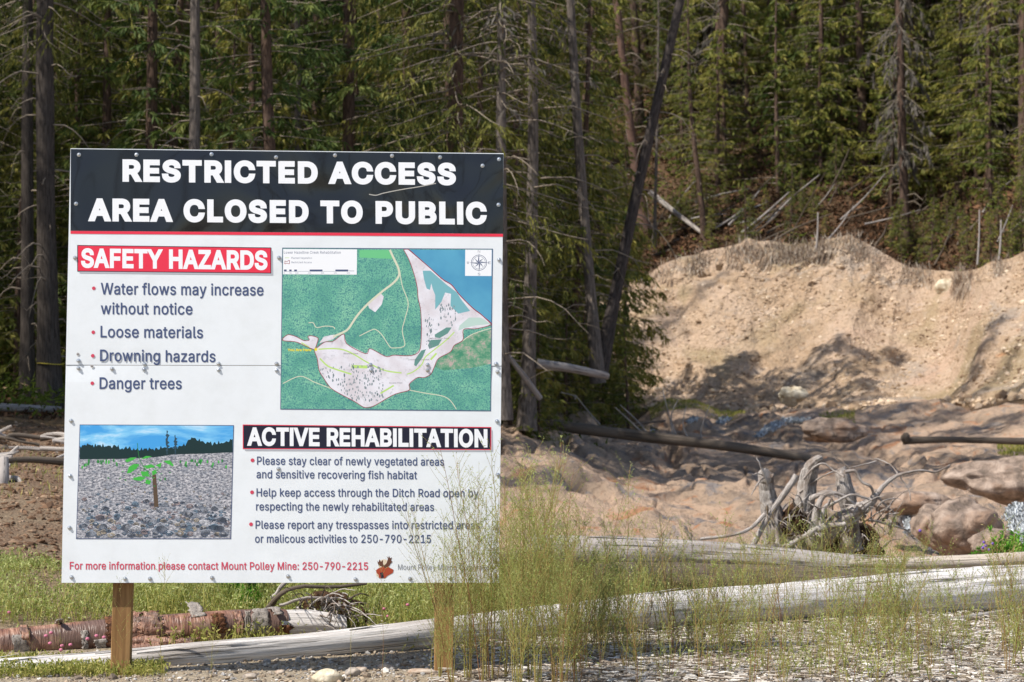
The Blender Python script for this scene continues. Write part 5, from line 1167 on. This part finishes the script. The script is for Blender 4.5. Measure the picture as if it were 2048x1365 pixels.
PEB = Mat('pebbles', .8, .3); _n = PEB.noise(PEB.coords('obj'), 60, 3); PEB.color(PEB.mix(PEB.rng01(_n, .4, .6, 0, .3), PEB.ramp(PEB.attr(), [(0, lin(96, 90, 84)), (.3, lin(150, 132, 112)), (.55, lin(182, 164, 140)), (.8, lin(150, 150, 150)), (1, lin(226, 218, 206))]), lin(110, 90, 70))); PEB = PEB.m
CHIP = Mat('wood_chips', .9, .15); CHIP.color(CHIP.ramp(CHIP.attr(), [(0, lin(90, 76, 64)), (.35, lin(150, 136, 122)), (.7, lin(196, 186, 174)), (1, lin(228, 222, 214))])); CHIP = CHIP.m
def wfun(px): return np.clip((px - 1000) / 400, 0, 1)
n = 21000; d = g.uniform(11.9, 16.6, n); px = g.uniform(-40, 2100, n); keep = (g.random(n) > .75 * wfun(px)) & ~((px < 330) & (d > 13.0) & (g.random(n) < .9)); d, px = d[keep], px[keep]; n = len(d); x = (px - 1024) / FPX * d
sz = np.exp(g.normal(-4.9, .45, n)).clip(.003, .03)
mb = MB(); scatter(mb, ico_v, ico_f, np.c_[x, d, ground_z(x, d) + sz * .25], sz[:, None] * g.uniform(.6, 1.3, (n, 3)) * [1, 1, .7], g.uniform(0, 6.28, n), g.normal(size=n) * .3, g.random(n), g)
link('gravel', mb.mesh('gravel', [PEB], False), label='mixed tan and grey gravel in front of the bleached log', category='gravel', kind='stuff')
box_v = np.array([(a, b, c) for a in (-1, 1) for b in (-1, 1) for c in (-1, 1)], float) * .5; box_f = np.array([(0, 1, 3, 2), (4, 6, 7, 5), (0, 4, 5, 1), (2, 3, 7, 6), (0, 2, 6, 4), (1, 5, 7, 3)])
n = 17000; d = g.uniform(11.9, 16.8, n); px = g.uniform(860, 2150, n); keep = g.random(n) < wfun(px + 160) ** .7; d, px = d[keep], px[keep]; n = len(d); x = (px - 1024) / FPX * d
mb = MB(); scatter(mb, box_v, box_f, np.c_[x, d, ground_z(x, d) + g.uniform(.0, .03, n)], np.c_[g.uniform(.015, .085, n), g.uniform(.004, .014, n), g.uniform(.002, .006, n)], g.uniform(0, 6.28, n), g.normal(size=n) * .35, g.random(n) ** .8, g)
link('wood_chips', mb.mesh('wood_chips', [CHIP], False), label='bleached wood chips and splinters strewn over the ground at lower right', category='wood chips', kind='stuff')
COB = Mat('cobble_stone', .8, .3); _n = COB.noise(COB.coords('obj'), 22, 5); _r = COB.N('ShaderNodeObjectInfo').outputs['Random']; COB.color(COB.mix(COB.rng01(_n, .35, .65), COB.ramp(_r, [(0, lin(120, 108, 96)), (.5, lin(160, 134, 112)), (1, lin(110, 118, 122))]), lin(190, 176, 160))).bump(_n, .4, .01); COB = COB.m
for k, (px, py, d, r, sq, mt, lb) in enumerate([(655, 1352, 12.55, .06, (1.35, .9, .75), LIME, 'white angular rock at the bottom edge below the sign'), (705, 1342, 12.8, .045, (1, .9, .7), COB, 'pink-brown cobble touching the white rock'), (722, 1338, 13.0, .03, (1.2, .8, .6), COB, 'small blue-grey flat stone right of the pink-brown cobble'),
        (842, 1340, 12.9, .045, (1.8, .8, .4), COB, 'flat buff stone left of the right post foot'), (770, 1330, 13.1, .035, (1.2, .9, .6), COB, 'rounded grey stone under the bleached log, left of the buff one'), (1140, 1345, 12.9, .05, (1.3, .9, .5), COB, 'low brown stone at the foot of the tall weeds'), (1172, 1339, 12.8, .04, (1.4, 1, .5), COB, 'reddish stone beside the low brown one'),
        (980, 1352, 12.6, .035, (1, 1, .7), COB, 'small pale cobble between post and tall weeds'), (500, 1352, 12.7, .03, (1.3, 1, .6), COB, 'small brown cobble near the bottom edge left of the white rock'), (560, 1345, 12.9, .025, (1.2, .9, .6), COB, 'tiny tan pebble cobble under the log')]):
    p = at(px, py, d); p[2] = gz(p[0], p[1]) + r * sq[2] * .6; blob('cobble', p, r, sq, mt, 80 + k, label=lb, category='stone', sub=3, amp=.4)

# ------------------------------------------------------------------ weeds
STEM1 = Mat('weed_stem', .8, .2); STEM1.color(STEM1.ramp(STEM1.attr(), [(0, lin(130, 84, 62)), (.4, lin(158, 130, 84)), (1, lin(150, 156, 84))])); STEM1 = STEM1.m
LEAFY = leafmat('weed_leaf', lin(104, 122, 52), lin(152, 166, 88), lin(208, 212, 146), 3.0, .45)
LEAFG = leafmat('meadow_leaf', lin(84, 102, 34), lin(144, 150, 70), lin(200, 190, 116), 2.2, .35)
LEAFB = leafmat('bright_leaf', lin(50, 104, 22), lin(90, 150, 40), lin(140, 184, 70), 3.0, .4)
def weed(seed, H, nst, fan, nb=16, nl=9, leaf=.013, stem_r=.0022, mat=LEAFY, low=.15):
    g = np.random.default_rng(seed); sb = MB(); lb = MB()
    for q in range(nst):
        a = g.uniform(0, 6.283); f = fan * g.uniform(.1, 1); h = H * g.uniform(.6, 1.05); dr_ = np.array([math.cos(a), math.sin(a), 0])
        P = path([np.array([0, 0, -.03]) + dr_ * .02 * g.random(), dr_ * f * .25 * h + [0, 0, h * .35], dr_ * f * .6 * h + [0, 0, h * .72], dr_ * f * h * .85 + [0, 0, h]], 12, .006, g)
        tube(sb, P, np.linspace(stem_r, stem_r * .35, 12) * g.uniform(.8, 1.25), 4, 0, g.random(), cap=False)
        for b in range(nb):
            s = g.uniform(low, .97); i = s * 11; i0 = int(i); p = P[i0] + (P[min(i0 + 1, 11)] - P[i0]) * (i - i0)
            aa = g.uniform(0, 6.283); bl = h * (.10 + .22 * (1 - s)) * g.uniform(.5, 1.3); dv = norm(np.array([math.cos(aa), math.sin(aa), g.uniform(.7, 1.6)]))
            B = path([p, p + dv * bl * .55 + [0, 0, .01], p + dv * bl + [0, 0, bl * .15]], 5, .003, g)
            tube(sb, B, np.linspace(stem_r * .45, stem_r * .2, 5), 3, 0, g.uniform(.4, 1), cap=False)
            t = g.uniform(.15, 1, nl) * 4; j0 = np.minimum(t.astype(int), 3); Q = B[j0] + (B[j0 + 1] - B[j0]) * (t - j0)[:, None]
            D = norm(dv[None] * .7 + g.normal(size=(nl, 3)) * .7)
            cards(lb, Q, D, leaf * g.uniform(.6, 1.5, nl), leaf * g.uniform(.22, .42, nl), 0, g.random(nl) * .8 + .2 * s, g, .15)
    return sb.mesh('stem', [STEM1], True), lb.mesh('foliage', [mat], False)
DRYM = leafmat('dry_seed_leaf', lin(132, 104, 62), lin(178, 152, 100), lin(214, 196, 150), 3.0, .3)
WEEDS = {'tall': [weed(s, 1.15, 8, .34, 22, 8, .013) for s in (1, 2, 3)], 'mid': [weed(s, .62, 4, .55, 15, 7, .012, .0017) for s in (4, 5, 6, 7)], 'thin': [weed(s, .8, 1, .12, 15, 6, .009, .0016) for s in (8, 9, 10)],
         'dry': [weed(s, .7, 4, .5, 11, 3, .011, .0019, DRYM) for s in (21, 22)], 'short': [weed(s, .34, 8, .5, 10, 10, .013, .0014, LEAFG, .05) for s in (11, 12, 13)], 'leafy': [weed(s, .42, 9, .6, 12, 10, .042, .002, LEAFB, .1) for s in (14, 15)]}
def plant(kind, px, d, sc, label, group, seed, name='weed', cat='weed', y=None):
    x = (px - 1024) / FPX * d; z = gz(x, d) if y is None else y
    t = thing(name, label, cat, (x, d, z), group); sm, lm = WEEDS[kind][seed % len(WEEDS[kind])]
    t.rotation_euler = (0, 0, seed * 1.7); t.scale = (sc, sc, sc)
    link('stem', sm, t); link('foliage', lm, t)
g = np.random.default_rng(101)
for k, (px, d, sc) in enumerate([(985, 12.45, .98), (1030, 12.3, 1.12), (1075, 12.2, 1.05), (1110, 12.4, .95), (1010, 12.7, .9), (1060, 12.6, .98), (1155, 12.3, .85), (940, 12.5, .78), (1040, 12.05, .85), (1120, 12.05, .8), (905, 12.4, .86), (935, 12.55, .98), (965, 12.4, 1.05), (1150, 12.8, .85), (880, 12.6, .7)]):
    plant('tall', px, d, sc, 'tall feathery weed of the clump at the sign', 'tall weeds of the clump by the sign', k)
sg = 'thin weeds scattered over the gravel and logs'
for k in range(150):
    px = g.uniform(1100, 2070); d = g.choice([g.uniform(12.1, 14.2), g.uniform(13.5, 15.0)]); dens = 1.0 if px < 1760 else .75
    if g.random() > dens: continue
    plant('dry' if k % 3 == 0 else 'mid', px, d, g.uniform(.55, 1.3), 'dry tan weed in front of the bleached log' if k % 3 == 0 else 'feathery weed in front of the bleached log', 'feathery weeds in front of the log', 20 + k)
for k in range(55):
    px = g.uniform(1180, 1850); d = g.uniform(15.6, 19.5)
    plant('mid', px, d, g.uniform(.5, 1.0), 'feathery weed between the grey logs and rocks', 'feathery weeds behind the log', 220 + k)
for k in range(26):
    px = g.uniform(1000, 1260); d = g.uniform(13.0, 18.5)
    plant('mid', px, d, g.uniform(.9, 1.4), 'yellow-green weed right behind the big clump', 'weeds behind the big clump', 320 + k)
for k, (px, d, sc, lb) in enumerate([(322, 12.5, .98, 'single thin weed crossing the photo at the lower left of the sign'), (246, 12.35, .75, 'thin weed in front of the left sign post'), (420, 12.6, .62, 'small thin weed below the middle of the sign'), (700, 12.5, .55, 'thin weed beside the white angular rock'), (765, 12.6, .8, 'thin weed reaching the telephone number on the sign'), (860, 12.45, .85, 'thin weed just left of the right post'),
        (1046, 12.6, 1.75, 'tallest thin weed at the right edge of the sign'), (1250, 12.6, 1.5, 'lone tall weed with curled flower spikes over the creek'), (1440, 12.8, 1.3, 'lone tall weed reaching over the rocks in the middle'), (1085, 12.6, 1.5, 'tall thin weed just right of the tallest one'), (60, 12.8, .6, 'thin weed in front of the copper log at the left edge'), (130, 12.9, .6, 'thin weed left of the left post'), (1540, 12.5, 1.15, 'tall thin weed in front of the stump, left side'), (1660, 12.6, 1.1, 'tall thin weed in front of the stump, right side'), (1880, 12.7, .7, 'thin weed on the chips at lower right'), (2010, 12.5, .6, 'reddish thin weed near the lower right corner')]):
    plant('thin', px, d, sc, lb, None, 400 + k)
for k, (px, d, sc) in enumerate([(1965, 18.3, .8), (2010, 18.0, 1.15), (2050, 18.2, 1.2), (1925, 18.4, .5), (2085, 17.9, 1.2), (2035, 17.4, .9), (1985, 17.8, .7)]): plant('leafy', px, d, sc, 'bright green leafy bush by the waterfall at the right edge', 'bright bushes by the waterfall', k, 'bush', 'bush')
for k, (px, d, sc) in enumerate([(455, 15.6, .8), (490, 15.4, 1.0), (520, 15.7, .9), (500, 15.0, .6), (150, 16.5, .6)]): plant('leafy', px, d, sc, 'dark green leafy bush behind the copper-barked log, below the sign', 'leafy bushes behind the copper log', k, 'bush', 'bush')
# the meadow: nobody could count it
def meadow(name, label, boxes, seed):
    g = np.random.default_rng(seed); mb = MB()
    for (x0, x1, d0, d1, n, h, green) in boxes:
        d = np.sqrt(g.uniform(d0 ** 2, d1 ** 2, n)); px = g.uniform(x0, x1, n); x = (px - 1024) / FPX * d
        keep = g.random(n) < np.clip(.55 + .9 * vn(x * 1.6, d * 1.2, 0, seed), .06, 1); x, d = x[keep], d[keep]; m = len(x)
        hh = h * g.uniform(.35, 1.1, m) * np.clip(.8 + .5 * vn(x * .9, d * .9, 0, seed + 1), .3, 1.3); z = ground_z(x, d) - .01
        D = norm(np.c_[.28 * g.normal(size=m), .28 * g.normal(size=m), np.ones(m)]); P = np.c_[x, d, z]
        cards(mb, P, D, hh, g.uniform(.003, .007, m), 0, g.uniform(.0, 1, m), g, .1)
        r = 4; t = g.uniform(.3, 1, (m, r)); Q = P[:, None] + D[:, None] * (hh[:, None] * t)[..., None]; E = norm(D[:, None] + g.normal(size=(m, r, 3)) * .8)
        cards(mb, Q.reshape(-1, 3), E.reshape(-1, 3), g.uniform(.015, .04, m * r), g.uniform(.005, .012, m * r), green, g.uniform(0, 1, m * r), g, .1)
    link(name, mb.mesh(name, [LEAFG, LEAFY], False), label=label, category='grass', kind='stuff')
meadow('meadow', 'dense yellow-green grass and clover behind the copper-barked log and under the sign', [(-60, 330, 14.6, 16.9, 3600, .28, 1), (300, 900, 14.6, 18.5, 13000, .34, 1), (-60, 330, 12.7, 13.5, 2600, .16, 0), (300, 900, 13.9, 14.8, 1500, .2, 0), (780, 1320, 14.8, 19.5, 7000, .36, 1), (1050, 2080, 12.4, 15.2, 900, .2, 1)], 7)
meadow('creek_grass', 'pale grass on the rocks between the grey logs and the stump', [(1000, 1600, 18.5, 23.5, 6500, .30, 1), (1600, 1900, 18.5, 21, 1500, .22, 1), (1560, 2080, 16.2, 17.6, 700, .2, 1)], 8)
GM = MB()
for px0, px1, d0, d1, n_ in ((1300, 1490, 58, 62.5, 5000), (1640, 1710, 55, 58, 900), (1985, 2060, 28, 30.5, 1500), (1995, 2060, 45, 48, 1200), (0, 130, 20, 25, 140)):
    px = g.uniform(px0, px1, n_); d = g.uniform(d0, d1, n_); x = (px - 1024) / FPX * d; z = np.maximum(rock_z(x, d), ground_z(x, d)) if px0 > 900 else ground_z(x, d)
    cards(GM, np.c_[x, d, z], np.c_[.3 * g.normal(size=n_), .3 * g.normal(size=n_), np.ones(n_)], g.uniform(.04, .12, n_), .008 + .012 * (d > 40), 0, g.random(n_), g)
link('moss_tufts', GM.mesh('moss_tufts', [LEAFG], False), label='green moss and grass tufts along the creek', category='moss', kind='stuff')
# clover heads
PINK = flat('clover_pink', lin(196, 120, 142), .8, .1); PURP = flat('vetch_purple', lin(120, 90, 170), .8, .1)
fl = [(18, 1225, 14.6), (92, 1272, 13.3), (102, 1266, 13.3), (124, 1292, 13.3), (141, 1290, 13.3), (175, 1278, 13.3), (193, 1272, 13.3), (160, 1312, 13.2), (208, 1275, 13.3), (42, 1332, 13.0), (100, 1287, 13.3), (122, 1300, 13.2), (768, 1218, 14.8), (815, 1210, 14.8), (776, 1233, 14.8), (1058, 1205, 14), (20, 1330, 13)]
import bmesh
bm = bmesh.new(); bmesh.ops.create_icosphere(bm, subdivisions=2, radius=.012); fm = bpy.data.meshes.new('clover_flower'); bm.to_mesh(fm); bm.free(); fm.materials.append(PINK)
for k, (px, py, d) in enumerate(fl):
    p = at(px, py, d); o = link('clover_flower', fm, None, tuple(p), label='pink clover head standing in the grass', category='flower', group='pink clover heads')
    o.scale = (1, 1, .8); z0 = gz(p[0], p[1])
fm2 = fm.copy(); fm2.materials.clear(); fm2.materials.append(PURP)
for k, (px, py) in enumerate([(1972, 1092), (1978, 1100), (1968, 1085), (1840, 1062), (1966, 1096), (1985, 1088)]): link('purple_flower', fm2, None, tuple(at(px, py, 17.9)), label='small purple vetch flower by the bright bush', category='flower', group='purple flowers at the bush')
def ordn(n): return str(n) + ('th' if 10 <= n % 100 <= 20 else {1: 'st', 2: 'nd', 3: 'rd'}.get(n % 10, 'th'))
by = {}
for o in bpy.data.objects:
    if o.parent is None and o.get('group') and o.get('category') and o.location.y > 0: by.setdefault((o['group'], o['label']), []).append(o)
for (gr, lb), os_ in by.items():
    if len(os_) < 2: continue
    os_.sort(key=lambda o: o.location.x / o.location.y)
    for i, o in enumerate(os_):
        t = 'leftmost of them' if i == 0 else ('rightmost of them' if i == len(os_) - 1 else ordn(i + 1) + ' from the left')
        o['label'] = lb + ', ' + t
print('tris', sum(sum(len(p.vertices) - 2 for p in m.polygons) for m in bpy.data.meshes if m.users))
print('done', time.time() - T0)
